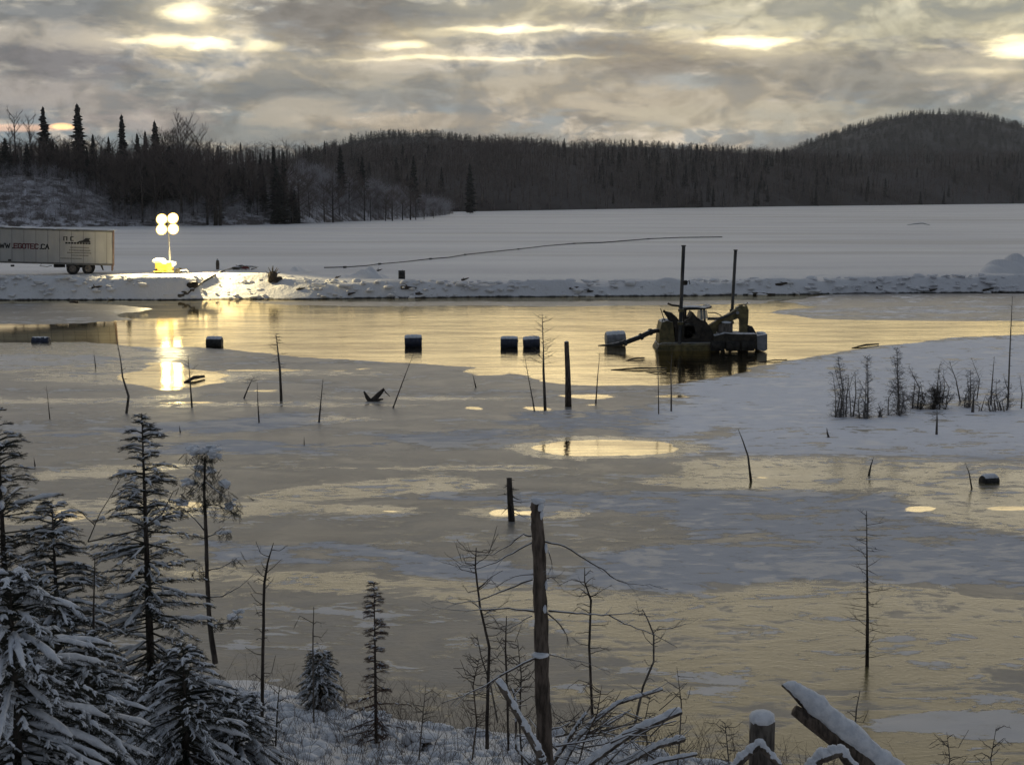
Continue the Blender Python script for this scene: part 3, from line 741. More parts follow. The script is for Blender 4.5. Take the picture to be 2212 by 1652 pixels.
# ================================================================== OBJECTS ON THE FAR BANK
# ---- semi trailer
tp = bank_pt(170, 594); PXM = tp.y / FPX                         # metres per pixel there
TX1 = PT(238, 560, tp.y).x
tr = thing('semi_trailer', (TX1 - 6 * math.cos(R(15)), tp.y - 6 * math.sin(R(15)) + 1.0, tp.z), 'long off white box trailer parked on the far bank, web address on its side', 'trailer', rz=R(15))
def tz(py, y=tp.y): return PT(0, py, y).z - tp.z
zb, zt = tz(573), tz(500); L = 15.8; x1 = 6.0; x0 = x1 - L
tilt = Matrix.Rotation(R(2.3), 3, 'Y')
def TL(x, y, z):                                              # local frame of the box, nose up
    return Vector((x1, 0, zb)) + tilt @ Vector((x - x1, y, z - zb))
def tbox(b, xa, xb, ya, yb, za, zb_, mi=0, bev=0.02):
    b.box(TL((xa + xb) / 2, (ya + yb) / 2, (za + zb_) / 2), (xb - xa, yb - ya, zb_ - za), tilt, mi, bev)
b = MB(); tbox(b, x0, x1 - .1, 0, 2.6, zb, zt, bev=.03); b.build('box_body', 'trailer_white', tr)
b = MB()
for za, zc in ((zt - .13, zt + .03), (zb - .10, zb + .06)): tbox(b, x0, x1 - .12, -.03, 0.02, za, zc, bev=.01)
b.build('side_rail', 'trailer_trim', tr)
b = MB(); tbox(b, x1 - .1, x1 + .02, -.04, 2.64, zb - .12, zt + .05, bev=.02); tbox(b, x1 - .2, x1 - .05, -.03, 2.6, zb - .55, zb, bev=.02); b.build('rear_frame', 'trailer_rust', tr)
b = MB()
for k in range(16): tbox(b, x0 + .5 + k * .98, x0 + .53 + k * .98, -.012, .01, zb + .06, zt - .13, bev=0)
b.build('panel_seam', 'trailer_trim', tr)
b = MB(); b.box((x1 - 2.9, 1.3, 1.02), (3.3, 2.2, .22), None, 0, .03); b.box((x1 - 2.9, 1.3, .75), (2.2, 1.9, .3), None, 0, .03)
b.prism([(x1 - 1.25, 1.05), (x1 - 1.0, 1.05), (x1 - .85, .35), (x1 - .95, .35)], .1, .16); b.build('axle_frame', 'dredge_dark', tr)
for wx in (x1 - 3.45, x1 - 2.15):
    for wy in (.05, 2.2):
        w = MB(); pr = [(.30, .0), (.48, .0), (.52, .06), (.52, .24), (.48, .30), (.30, .30)]
        n = 26; V = []; F = []
        for k in range(n):
            a = 2 * math.pi * k / n
            for r_, y_ in pr: V.append((wx + r_ * math.cos(a), wy + y_, .52 + r_ * math.sin(a)))
        for k in range(n):
            for j in range(6): F.append((k * 6 + j, k * 6 + (j + 1) % 6, ((k + 1) % n) * 6 + (j + 1) % 6, ((k + 1) % n) * 6 + j))
        w.add(V, F); wo_ = w.build('wheel', 'rubber', tr, True)
        b = MB(); b.tube([(wx, wy + .05, .52), (wx, wy + .27, .52)], .30, 20); b.tube([(wx, wy - .03, .52), (wx, wy + .05, .52)], [.10, .13], 12)
        for k in range(8):
            a = k * .785; b.tube([(wx + .21 * math.cos(a), wy + .02, .52 + .21 * math.sin(a)), (wx + .21 * math.cos(a), wy + .06, .52 + .21 * math.sin(a))], .025, 6)
        b.build('rim', 'wheel_rim', wo_)
b = MB(); b.tube([(x1 - 5.0, .6, .80), (x1 - 4.1, .6, .80)], .17, 12); b.tube([(x1 - 5.05, .6, .80), (x1 - 5.0, .6, .80)], [.12, .17], 12); b.build('air_tank', 'dredge_dark', tr, True)
b = MB(); b.tube([(x1 - 5.9, .4, 1.1), (x1 - 6.2, .4, .8), (x1 - 5.6, .5, .72), (x1 - 5.2, .6, .8)], .03, 6); b.build('hose', 'letter_black', tr)
b = MB()
for yy in (.3, 2.2): b.box((x0 + 2.6, yy, .65), (.16, .16, 1.3), None, 0, .01); b.box((x0 + 2.6, yy, .04), (.35, .35, .08), None, 0, .01)
b.build('landing_gear', 'dredge_dark', tr)
b = MB(); b.box((x1 - 8.6, -.05, zb + .5), (.25, .04, .16), None, 0, .01); b.box((x1 - 8.4, .1, zb + .02), (.3, .2, .16), None, 0, .02); b.build('marker_light', 'letter_black', tr)
b = MB(); xx = x0 + .3
while xx < x1 - .5:
    w_ = random.uniform(.5, 1.3); c_ = TL(xx, 1.3, zt + .03); b.lump(c_, (w_, 1.25, random.uniform(.04, .10)), seed=random.random(), amp=.2); xx += w_ * 1.1
b.build('roof_snow', 'snow_clump', tr, True)
# lettering: stroke font on a 5 x 7 raster of solid strokes
FONT = {'W': [[(0, 7), (1, 0), (2, 5), (3, 0), (4, 7)]], '.': [[(1.2, 0), (1.9, 0)]], 'E': [[(4, 7), (0, 7), (0, 0), (4, 0)], [(0, 3.6), (3.2, 3.6)]],
  'G': [[(4, 6), (3, 7), (1, 7), (0, 6), (0, 1), (1, 0), (3, 0), (4, 1), (4, 3.2), (2.4, 3.2)]], 'O': [[(1, 0), (3, 0), (4, 1), (4, 6), (3, 7), (1, 7), (0, 6), (0, 1), (1, 0)]],
  'T': [[(0, 7), (4, 7)], [(2, 7), (2, 0)]], 'C': [[(4, 6), (3, 7), (1, 7), (0, 6), (0, 1), (1, 0), (3, 0), (4, 1)]], 'A': [[(0, 0), (2, 7), (4, 0)], [(.9, 2.6), (3.1, 2.6)]]}
def word(b, txt, xl, zl, h, wch, th):
    for ch in txt:
        for st in FONT[ch]:
            for (ax, az_), (bx_, bz) in zip(st[:-1], st[1:]):
                a = Vector((xl + ax * wch / 5, 0, zl + az_ * h / 7)); c_ = Vector((xl + bx_ * wch / 5, 0, zl + bz * h / 7)); d = c_ - a
                M = Matrix.Rotation(-math.atan2(d.z, d.x), 3, 'Y')
                mid = (a + c_) / 2; p0 = TL(mid.x, -.014, mid.z)
                b.box(p0, (d.length + th * .8, .012, th), tilt @ M)
        xl += wch * (.55 if ch == '.' else 1.0)
    return xl
def TXL(px): return (px - 238) * PXM + 6.0
LH = 9.5 * PXM; LZ = tz(543)
b = MB(); xl = word(b, 'WWW.', TXL(-6), LZ, LH, 11.2 * PXM, .085)
b2 = MB(); xl = word(b2, 'EGOTEC', xl, LZ, LH, 8.4 * PXM, .085)
b.build('web_address', 'letter_black', tr); b2.build('web_address_name', 'letter_red', tr)
b = MB(); word(b, '.CA', xl, LZ, LH, 8.6 * PXM, .085); b.build('web_address_ending', 'letter_black', tr)
# logo block: two open letters, a dark landscape shape, a bar, then rows of small print
b = MB()
def lp(px, py): return (px - 238) * PXM + 6.0, tz(py) - .0
def bar(b, xa, xb, ya, yb, n=1):
    for k in range(n):
        a = xa + (xb - xa) * k / n; c_ = xa + (xb - xa) * (k + .78) / n if n > 1 else xb
        x_a, z_a = lp(a, ya); x_c, z_c = lp(c_, yb); tbox(b, x_a, x_c, -.018, -.006, min(z_a, z_c), max(z_a, z_c), bev=0)
bar(b, 134, 136, 515, 524); bar(b, 140, 142, 515, 524); bar(b, 136, 140, 515, 516.2)
bar(b, 148, 150, 515, 524); bar(b, 150, 155, 514.5, 516); bar(b, 150, 155, 522.5, 524)
bar(b, 138, 191, 527, 530.5, 9)
b.prism([(*lp(164, 524),), (*lp(169, 521),), (*lp(176, 520),), (*lp(182, 515),), (*lp(192, 515.5),), (*lp(189, 519),), (*lp(192, 524),)], -.03, -.018)
b.build('logo', 'letter_black', tr)
b = MB()
for xa, xb, yy, n in ((148, 187, 537, 6), (146, 190, 543, 7), (142, 192, 548.5, 8), (150, 186, 554, 6), (128, 172, 561, 7)): b = MB(); bar(b, xa, xb, yy, yy + 2.2, n * 2); b.build('small_print', 'letter_grey', tr)

# ---- light tower
lt_p = bank_pt(365, 591); pm = lt_p.y / FPX
lt = thing('light_tower', lt_p, 'lit mobile light tower with yellow generator body on the far bank', 'light tower')
def lx(px): return (px - 365) * pm
def lz(py): return PT(365, py, lt_p.y).z - lt_p.z
b = MB(); b.box((lx(356), 0, lz(575)), (1.45, 1.1, .78), None, 0, .08); b.box((lx(356), 0, lz(586)), (1.7, 1.2, .10), None, 0, .02); b.box((lx(352), -.56, lz(577)), (.7, .03, .45), None, 0, .01)
b.build('generator_body', 'tower_yellow', lt)
b = MB(); b.lump((lx(348), 0, lz(565)), (.62, .5, .26), seed=1); b.lump((lx(370), 0, lz(570)), (.48, .5, .30), seed=2); b.lump((lx(358), -.1, lz(568)), (.5, .45, .2), seed=3)
b.build('snow_cap', 'snow_clump', lt, True)
b = MB(); b.tube([(lx(368), 0, lz(585)), (lx(368), 0, lz(540))], .09, 8); b.tube([(lx(368), 0, lz(540)), (lx(367), 0, lz(488))], .055, 8); b.build('mast', 'galvanised', lt)
b = MB(); b.box((lx(368), 0, lz(480)), (1.5, .07, .07)); b.tube([(lx(368), 0, lz(500)), (lx(368), 0, lz(468))], .05, 8); b.box((lx(368), 0, lz(496)), (1.3, .07, .07)); b.build('crossbar', 'galvanised', lt)
for k, (px, py, rr) in enumerate([(355, 474, .49), (379, 472, .49), (354, 496, .49), (379, 495, .49)]):
    c0 = Vector((lx(px), -.22, lz(py))); b = MB(); rot = Matrix.Rotation(R(-14), 3, 'X')
    def ring(rx, rz, y): return [tuple(c0 + rot @ Vector((rx * math.cos(a * .3927), y, rz * math.sin(a * .3927)))) for a in range(16)]
    V = ring(rr * 1.04, rr * 1.04, -.06) + ring(rr * .55, rr * .5, .22); F = [(i, (i + 1) % 16, 16 + (i + 1) % 16, 16 + i) for i in range(16)] + [tuple(range(16, 32))]
    b.add(V, F); b.tube([c0 + Vector((0, .2, 0)), (lx(368), 0, lz(484))], .03, 5); h = b.build('floodlight', 'galvanised', lt)
    b = MB(); V = [tuple(c0 + rot @ Vector((0, -.12, 0)))] + ring(rr * .80, rr * .80, -.075); b.add(V, [(0, 1 + (i + 1) % 16, 1 + i) for i in range(16)]); b.build('lens', 'lamp_glow', h, True)
    b = MB(); V = ring(rr * .80, rr * .80, -.074) + ring(rr * 1.03, rr * 1.03, -.062); b.add(V, [(i, (i + 1) % 16, 16 + (i + 1) % 16, 16 + i) for i in range(16)]); b.build('glow_rim', 'rim_glow', h, True)  # emissive ring added round the lens for the lamp's soft glow
for px in (343, 386):
    for yy in (-.55, .45): b = MB(); b.tube([(lx(px), yy, .24), (lx(px), yy + .14, .24)], .24, 16); b.build('wheel', 'rubber', lt)
b = MB(); b.tube([(lx(376), 0, lz(586)), (lx(403), 0, lz(583)), (lx(407), 0, lz(587))], .04, 6); b.tube([(lx(334), 0, lz(584)), (lx(326), 0, lz(589))], .03, 6); b.build('drawbar', 'galvanised', lt)
for k, (px, py) in enumerate([(352, 480), (385, 486)]):
    pl = bpy.data.lights.new('floodlight_light', 'SPOT'); pl.energy = 4000 + 4500 * k; pl.spot_size = R(100); pl.spot_blend = .35; pl.color = (1, .80, .42); pl.shadow_soft_size = .35
    po = bpy.data.objects.new('floodlight_light', pl); COL.objects.link(po); po.parent = lt; po.location = (lx(px), -.75, lz(py)); po.rotation_euler = Vector((-.15 - .55 * k, .55, 1.0)).to_track_quat('Z', 'Y').to_euler()

# ---- bits on the bank
def rot_to(d): return Vector(d).normalized().to_track_quat('X', 'Z').to_matrix()
def drum_mesh(length=1.0, r=.33):
    b = MB(); prof = [(-.5, .90), (-.485, 1.0), (-.30, .99), (-.20, 1.0), (-.18, 1.05), (-.16, 1.0), (.16, 1.0), (.18, 1.05), (.20, 1.0), (.30, .99), (.485, 1.0), (.5, .90)]
    b.tube([(t * length, 0, 0) for t, _ in prof], [r * k for _, k in prof], 24); return b
def bung():
    b = MB(); b.tube([(.49, .15, .1), (.53, .15, .1)], .05, 8); b.tube([(.49, -.16, .05), (.52, -.16, .05)], .03, 8); return b
drum0 = drum_mesh(); 
def snowcap(length, r):
    b = MB(); n = 14; m_ = 7; V = []; F = []
    for i in range(n + 1):
        for j in range(m_ + 1):
            a = -.85 + 1.7 * j / m_; e = math.cos((i / n - .5) * math.pi) ** .3; e2 = math.cos(a * 1.45) ** .5 if abs(a) < .85 * .99 else 0
            hh = r * 1.0 + .055 * e * max(e2, 0) * (1 + .3 * math.sin(i * 1.7 + j))
            V.append(((i / n - .5) * length * .98, math.sin(a) * hh, math.cos(a) * hh))
    for i in range(n):
        for j in range(m_): F.append((i * (m_ + 1) + j, (i + 1) * (m_ + 1) + j, (i + 1) * (m_ + 1) + j + 1, i * (m_ + 1) + j + 1))
    b.add(V, F); return b
def drum(px, py, rz, sink, mat, label, group='drums floating in the pond', length=1.0, r=.34, tilt_=0.0, cap=True):
    g = G(px, py); o = thing('drum', (g.x, g.y + r, r - sink), label, 'drum', group, R(rz)); o.rotation_euler[1] = R(tilt_)
    o.rotation_euler[0] = R((px * 7) % 11 - 5); o.rotation_euler[1] += R((px * 3) % 7 - 3)
    drum_mesh(length, r).build('drum_shell', mat, o, True)
    if cap: snowcap(length, r).build('snow_cap', 'snow_clump', o, True)
    bb_ = MB(); bb_.tube([(.49 * length, .14, .1), (.53 * length, .14, .1)], .05, 8); bb_.build('bung', mat, o)
    return o
drum(892, 749, 2, .04, 'drum_blue', 'dark blue drum floating alone in the open water, above the leaning sapling')
drum(1100, 751, -2, .06, 'drum_blue', 'left drum of the floating pair left of the dredge', length=1.0, r=.33)
drum(1148, 751, 3, .06, 'drum_blue', 'right drum of the floating pair, beside the tall thin sapling', length=.98, r=.33)
drum(461, 748, 0, .16, 'drum_black', 'dark brown drum with a snowy rim at the ice edge right of the lamp reflection', length=.92, r=.34)
drum(85, 741, 1, .30, 'drum_blue', 'flat blue drum sunk deep in the water at the far left', length=1.02, r=.33, cap=False)
fl = drum(1330, 748, 8, .02, 'float_grey', 'pale grey snow covered float holding up the dredge pipe', 'pipe float', length=1.15, r=.42)
o = drum(2141, 1044, 20, .16, 'drum_black', 'small dark drum half frozen into the ice at the right edge', length=.52, r=.19)
bb0 = bank_pt(868, 604); o = thing('drum', (bb0.x, bb0.y, bb0.z - .05), 'black drum standing upright on the far bank', 'drum', rz=.3)
up = MB(); prof = [(0, .92), (.02, 1.0), (.28, 1), (.30, 1.04), (.32, 1), (.56, 1), (.58, 1.04), (.60, 1), (.86, 1), (.88, .92)]
up.tube([(0, 0, t) for t, _ in prof], [.30 * k for _, k in prof], 20); up.build('drum_shell', 'drum_black', o, True)
b = MB(); b.tube([(.1, .1, .875), (.1, .1, .91)], .05, 8); b.build('bung', 'drum_black', o)
def stick_thing(name, pts, rad, mat, label, cat, group=None, twigs=0, sides=6, lump=.12, tl=.3):
    """pts are world points; thing = empty at first point > trunk, twig"""
    o = thing(name, pts[0], label, cat, group); L = [Vector(p) - Vector(pts[0]) for p in pts]
    b = MB(); b.tube(L, rad, sides, lump=lump); b.build('stem', mat, o, True)
    if twigs:
        t = MB()
        for _ in range(twigs):
            f = random.uniform(.2, .98) * (len(L) - 1); i = min(int(f), len(L) - 2); q = L[i].lerp(L[i + 1], f - i); a = random.uniform(0, 6.28)
            l = tl * random.uniform(.4, 1.2); d = Vector((math.cos(a), math.sin(a) * .6, random.uniform(-.3, .6)))
            t.tube([q, q + d * l * .5, q + d * l + Vector((0, 0, random.uniform(-.15, .2) * l))], [.35 * rad[-1] + .004, .004, .002], 3)
        t.build('twigs', mat, o)
    return o
q = bank_pt(470, 581); k = q.y / FPX
o = thing('stake', q, 'brown pointed stake standing on the bank right of the lamp', 'stake'); b = MB()
b.tube([(0, 0, -.2), (.02, 0, .55), (.02, 0, .85), (0, 0, 1.05)], [.17, .19, .15, .03], 8, lump=.1); b.build('stake_post', 'bark_brown', o); b = MB(); b.lump((0.02, 0, .92), (.14, .12, .06), seed=4); b.build('snow_cap', 'snow_clump', o, True)
q = bank_pt(522, 583); o = thing('debris_heap', q, 'low heap of branches and red cloth at the top of the ramp', 'debris'); b = MB()
for k in range(12):
    a = random.uniform(-1, .9); b.tube([(a, random.uniform(-.3, .3), .05), (a + random.uniform(-.5, .6), 0, random.uniform(.2, .55)), (a + random.uniform(.3, 1.0), 0, random.uniform(.1, .35))], [.06, .05, .02], 5)
b.build('branches', 'bark_snowy', o); b = MB(); b.lump((.35, 0, .2), (.4, .25, .15), seed=8); b.build('cloth', 'tarp_red', o, True); b = MB(); b.lump((-.4, -.1, .22), (.42, .25, .16), seed=9); b.lump((.0, -.2, .42), (.2, .15, .08), seed=10); b.build('rock', 'rock', o, True)
q = bank_pt(590, 612); o = thing('root_wad', q, 'black torn tree root lying on the bank right of the ramp', 'root'); b = MB()
b.lump((0, 0, .42), (.45, .35, .45), seed=14, amp=.6); b.lump((.28, .1, .3), (.3, .25, .25), seed=15, amp=.6)
b.build('stump', 'bark_dark', o, False); b = MB()
for k in range(14):
    a = random.uniform(0, 6.28); c1 = Vector((math.cos(a) * .3, 0, .45 + math.sin(a) * .3)); b.tube([c1, c1 * 1.3 + Vector((0, random.uniform(-.2, .2), .1)), c1 * 1.3 + Vector((math.cos(a) * .35, 0, math.sin(a) * .45 + .1))], [.07, .05, .015], 5)
b.build('roots', 'bark_dark', o)
# ramp pipe with a pump
pts = [bank_pt(x, y) + Vector((0, 0, .08)) for x, y in ((388, 643), (405, 636), (425, 622), (440, 610), (462, 597), (480, 588), (510, 579))]
o = stick_thing('hose', pts, [.09] * 7, 'hdpe_pipe', 'dark hose running down the lit ramp from bank to water', 'hose', sides=8, lump=0)
q = bank_pt(421, 622); o = thing('pump', q + Vector((0, -.1, 0)), 'small dark pump standing beside the hose on the lit ramp', 'pump'); b = MB(); b.box((0, 0, .3), (.55, .45, .5), None, 0, .06); b.tube([(.2, 0, .5), (.2, 0, .75)], .05, 6); b.build('pump_body', 'dredge_dark', o)
b = MB(); b.tube([(-.35, -.3, .25), (-.35, .1, .25)], .26, 14); b.build('wheel', 'rubber', o); b = MB(); b.tube([(.4, 0, .2), (.6, 0, .35), (.75, 0, .6)], .04, 6); b.build('handle', 'galvanised', o)
pts = [bank_pt(x, y) + Vector((0, -.05, .06)) for x, y in ((335, 634), (345, 630), (365, 632), (385, 637), (400, 640))]
stick_thing('hose', pts, [.05] * 5, 'float_grey', 'pale hose end curling along the foot of the bank below the lamp', 'hose', sides=6, lump=0)
for i, (px, py) in enumerate([(392, 641), (402, 635), (414, 631)]):
    q = bank_pt(px, py); o = thing('rock', q, ['brown rock at the waterline end of the ramp hose', 'middle brown rock beside the ramp hose', 'upper brown rock next to the pump'][i], 'rock', 'rocks by the hose'); b = MB(); b.lump((0, 0, .12), (.32, .25, .2), seed=20 + i, amp=.4); b.build('rock_body', 'rock', o, True); b = MB(); b.lump((0, 0, .26), (.2, .16, .06), seed=30 + i); b.build('snow_cap', 'snow_clump', o, True)
# long pipeline over the snowfield
pts = [G(x, y, FIELD_Z + .12) for x, y in ((700, 578), (745, 577), (790, 574), (820, 570), (870, 566), (930, 559), (970, 556), (1005, 550), (1060, 544), (1120, 538), (1180, 531), (1240, 526), (1300, 524), (1400, 516), (1470, 513), (1560, 512))]
o = thing('pipeline', pts[0], 'long black discharge pipeline winding across the snowfield', 'pipe'); b = MB(); L = [p - pts[0] for p in pts]; b.tube(L, [.055] * 5 + [.065] * 6 + [.08] * 5, 8); b.build('pipe', 'hdpe_pipe', o, True)
for i in range(1, 14, 2): b = MB(); d = (L[i + 1] - L[i]).normalized(); b.tube([L[i] - d * .2, L[i] + d * .2], .11, 10); b.build('coupling', 'hdpe_pipe', o)
# snow heaps
def heap(px, py, w, h, label, seed, dep=2.0):
    q = bank_pt(px, py); b = MB(); n = 26; V = []; F = []; rn = random.Random(seed)
    ph = [rn.uniform(0, 6) for _ in range(6)]
    for i in range(n + 1):
        for j in range(n + 1):
            u, v_ = i / n * 2 - 1, j / n * 2 - 1; r_ = math.hypot(u, v_); zz = max(0, 1 - r_ ** 1.6) * h * (1 + .25 * math.sin(u * 5 + ph[0]) + .2 * math.sin(u * 11 + v_ * 7 + ph[1]) + .1 * math.sin(u * 23 + ph[2] + v_ * 19)) - .08
            V.append((u * w / 2, v_ * dep, zz))
    for i in range(n):
        for j in range(n): F.append((i * (n + 1) + j, (i + 1) * (n + 1) + j, (i + 1) * (n + 1) + j + 1, i * (n + 1) + j + 1))
    b.add(V, F); o = b.build('snow_heap', 'snow_field', None, True); o.location = q; tag(o, label, 'snow heap'); return o
heap(792, 600, 4.6, .8, 'low lumpy snow heap on the bank left of the upright black drum', 1)
heap(2178, 588, 5.6, 1.65, 'tall snow heap on the bank at the right edge', 2, 2.6)
heap(640, 584, 2.8, .35, 'flat snow heap behind the black root', 3)
b = MB(); rn = random.Random(17)
for _ in range(620):
    x = rn.uniform(-46, 52); i_ = int((x + 120) / .3); rn_w = float(run[i_]); s_ = rn_w * rn.uniform(.05, 1.0) if rn.random() < .6 else rn_w + rn.uniform(-.2, 1.6); r_ = rn.uniform(.06, .22) * (1.5 if rn.random() < .1 else 1)
    b.lump((x, float(shy[i_]) + s_, float(berm_z(x, s_, float(bh[i_]), rn_w)) + r_ * .1), (r_ * rn.uniform(1, 2), r_, r_ * .6), seed=rn.random(), amp=.45)
tag(b.build('snow_clods', 'snow_field', None, True), 'broken clods of snow strewn along the far bank', 'snow', kind='stuff')
# driftwood and stones lying on the bank face
DR = [(210, 623, 22, 'broken branch on the bank face below the white trailer'), (883, 622, 34, 'curved branch lying below the upright black drum'), (1240, 625, 20, 'forked stick at the bank foot above the floating pair of drums'),
      (908, 636, 20, 'dark branch at the waterline right of the upright drum'), (1145, 612, 14, 'small stick on the bank crest left of the dredge'), (1270, 630, 24, 'v shaped driftwood at the foot of the bank near the dredge'),
      (1650, 634, 50, 'dark snow topped log at the waterline behind the dredge'), (1690, 616, 30, 'slanting stick on the bank right of the spud poles'), (2135, 628, 24, 'brown root at the waterline near the right edge'),
      (2015, 628, 20, 'short driftwood at the bank foot right of centre of the grey ice'), (650, 627, 18, 'dark stick on the bank face right of the black root'), (730, 602, 12, 'short stick on the track beside the snow heap'),
      (1005, 606, 16, 'thin stick on the bank crest right of the upright drum'), (820, 586, 12, 'short stick beside the snow heap'), (160, 654, 18, 'dark plank floating at the foot of the far bank below the trailer'), (760, 636, 16, 'stub of wood at the waterline below the snow heap'),
      (1390, 626, 16, 'short stick on the bank face just left of the tall spud pole'), (1900, 622, 14, 'small dark stick on the bank face above the grey ice')]
for i, (px, py, wpx, lab) in enumerate(DR):
    q = bank_pt(px, py) if py < 650 else G(px, py); w = wpx * q.y / FPX; rn = random.Random(100 + i)
    p0 = q + Vector((-w / 2, 0, .03)); sg = rn.choice((1, 1, -1)) * rn.uniform(.2, 1); pts = [p0, p0 + Vector((w * .35, -.05, .03 + max(0, sg) * .05)), p0 + Vector((w * .7, 0, .06 + .10 * sg)), p0 + Vector((w, .05, .08 + .14 * sg))]
    if py >= 650: pts = [p0, p0 + Vector((w * .5, 0, .05)), p0 + Vector((w, 0, .03))]
    r0 = .05 + .0035 * wpx; o = thing('driftwood', pts[0], lab, 'driftwood', 'driftwood on the far bank'); L = [p - pts[0] for p in pts]
    b = MB(); b.tube(L, [r0, r0 * .9, r0 * .6, r0 * .25][:len(L)], 7, lump=.25); b.build('stem', 'bark_snowy' if wpx > 45 else 'bark_dark', o, True)
    if py < 650:
        b = MB(); j = L[1]; hh = rn.uniform(.05, .32); b.tube([j, j + Vector((w * rn.uniform(-.3, .3), 0, hh * .6)), j + Vector((w * rn.uniform(-.5, .5), 0, hh))], [r0 * .5, r0 * .3, .01], 5); b.build('side_branch', 'bark_dark', o)
# distant stick in the snowfield
q = G(1985, 487, FIELD_Z); o = thing('fallen_branch', q, 'dark fallen branch lying far out on the snowfield at the right', 'branch'); b = MB(); b.tube([(-2.8, 0, .1), (-1, 0, .35), (.8, 0, .5), (2.6, 0, .1)], [.05, .14, .16, .05], 6, lump=.3); b.build('stem', 'bark_snowy', o)

# ================================================================== DREDGE
DY = G(1500, 758).y; dm = DY / FPX
dr = thing('dredge', (0, DY, 0), 'dark amphibious dredge with two tall spud poles floating in the open water', 'dredge')
def dx(px): return (px - CX) * dm
def dz_(py, off=0.0): return PT(CX, py, DY + off).z
def dpoly(b, pts, y0, y1, mi=0): b.prism([(dx(x), dz_(y)) for x, y in pts], y0, y1, mi)
b = MB(); dpoly(b, [(1419, 764), (1421, 754), (1428, 744), (1552, 744), (1560, 764)], 0, 2.4); dpoly(b, [(1424, 745), (1434, 741), (1546, 741), (1550, 745)], .1, 2.3); b.build('hull', 'dredge_paint', dr)
b = MB(); dpoly(b, [(1426, 745), (1429, 712), (1432, 698), (1443, 694), (1456, 697), (1462, 745)], .3, 2.2); b.build('side_hood', 'dredge_paint', dr)
b = MB(); dpoly(b, [(1462, 745), (1462, 706), (1478, 697), (1494, 688), (1500, 676), (1506, 684), (1516, 692), (1530, 697), (1538, 708), (1556, 745)], .35, 2.0)
b.box((dx(1498), .9, dz_(718)), (1.1, 1.3, .9), None, 0, .1); b.tube([(dx(1489), .25, dz_(716)), (dx(1489), .40, dz_(716))], .42, 16); b.build('engine_housing', 'dredge_dark', dr)
b = MB(); b.tube([(dx(1441), .6, dz_(677)), (dx(1449), .6, dz_(682)), (dx(1458), .6, dz_(693)), (dx(1466), .6, dz_(706))], [.10, .19, .26, .28], 8); b.tube([(dx(1430), .6, dz_(668)), (dx(1436), .6, dz_(686)), (dx(1440), .6, dz_(695))], .025, 5); b.tube([(dx(1441), .6, dz_(677)), (dx(1436), .6, dz_(673))], .08, 6); b.build('hydraulic_arm', 'dredge_dark', dr)
b = MB(); dpoly(b, [(1475, 665), (1528, 666), (1540, 662), (1540, 666), (1522, 670), (1475, 671)], .3, 1.9); b.tube([(dx(1445), .5, dz_(657)), (dx(1455), .5, dz_(661)), (dx(1476), .5, dz_(663))], .06, 6); b.build('canopy_roof', 'dredge_dark', dr)
for px, yy in ((1478, .45), (1478, 1.75), (1524, .45), (1524, 1.75)):
    b = MB(); b.tube([(dx(px), yy, dz_(669)), (dx(px + 3), yy, dz_(704))], .06, 6); b.build('canopy_post', 'dredge_dark', dr)
b = MB(); dpoly(b, [(1510, 671), (1530, 671), (1533, 690), (1508, 692)], .38, .42); b.build('windscreen', 'glass', dr)
b = MB(); b.box((dx(1492), 1.1, dz_(690)), (.5, .5, .12), None, 0, .04); b.box((dx(1486), 1.1, dz_(682)), (.12, .5, .55), None, 0, .04); b.build('seat', 'dredge_dark', dr)
for (xa, ya), (xb, yb), r_, yy in (((1476, 531), (1470, 764), .105, .15), ((1597, 543), (1589, 764), .095, 1.6)):
    b = MB(); b.tube([(dx(xb), yy, -1.2), (dx(xb), yy, dz_(yb)), (dx(xa), yy, dz_(ya))], r_, 10); b.tube([(dx(xa), yy, dz_(ya + 1)), (dx(xa), yy, dz_(ya - 1.2))], r_ * 1.35, 10)
    sp = b.build('spud_pole', 'steel_spud', dr)
    for f in (.60, .72):
        b = MB(); px = xa + (xb - xa) * f; py = ya + (yb - ya) * f; b.tube([(dx(px), yy, dz_(py + 3)), (dx(px), yy, dz_(py - 3))], r_ * 1.6, 10); b.build('spud_collar', 'dredge_paint', sp)
b = MB(); b.box((dx(1480), .15, dz_(611)), (.28, .3, .28), None, 0, .05); b.tube([(dx(1484), .15, dz_(611)), (dx(1489), .15, dz_(606)), (dx(1491), .15, dz_(615))], .03, 5); b.build('pole_winch', 'dredge_dark', dr)
b = MB(); dpoly(b, [(1506, 742), (1520, 716), (1548, 697), (1578, 680), (1594, 670), (1604, 668), (1607, 680), (1598, 690), (1576, 698), (1556, 712), (1540, 742)], .5, .95); b.build('boom', 'dredge_paint', dr)
b = MB(); b.tube([(dx(1532), .45, dz_(690)), (dx(1556), .45, dz_(690)), (dx(1575), .45, dz_(684))], .08, 8); b.tube([(dx(1575), .45, dz_(684)), (dx(1592), .45, dz_(676))], .045, 8); b.tube([(dx(1533), .5, dz_(677)), (dx(1548), .5, dz_(677)), (dx(1560), .5, dz_(682)), (dx(1566), .5, dz_(690))], .03, 5); b.build('boom_cylinder', 'steel_spud', dr)
b = MB(); dpoly(b, [(1590, 676), (1596, 666), (1606, 661), (1614, 664), (1618, 661), (1622, 672), (1622, 690), (1620, 716), (1622, 745), (1624, 775), (1600, 775), (1603, 745), (1604, 712), (1603, 693), (1596, 688)], .55, .95)
b.tube([(dx(1597), .45, dz_(677)), (dx(1597), 1.05, dz_(677))], .19, 14); b.build('dipper_arm', 'dredge_paint', dr)
b = MB(); b.tube([(dx(1597), .40, dz_(677)), (dx(1597), .46, dz_(677))], .09, 12); b.build('pivot_pin', 'float_grey', dr)
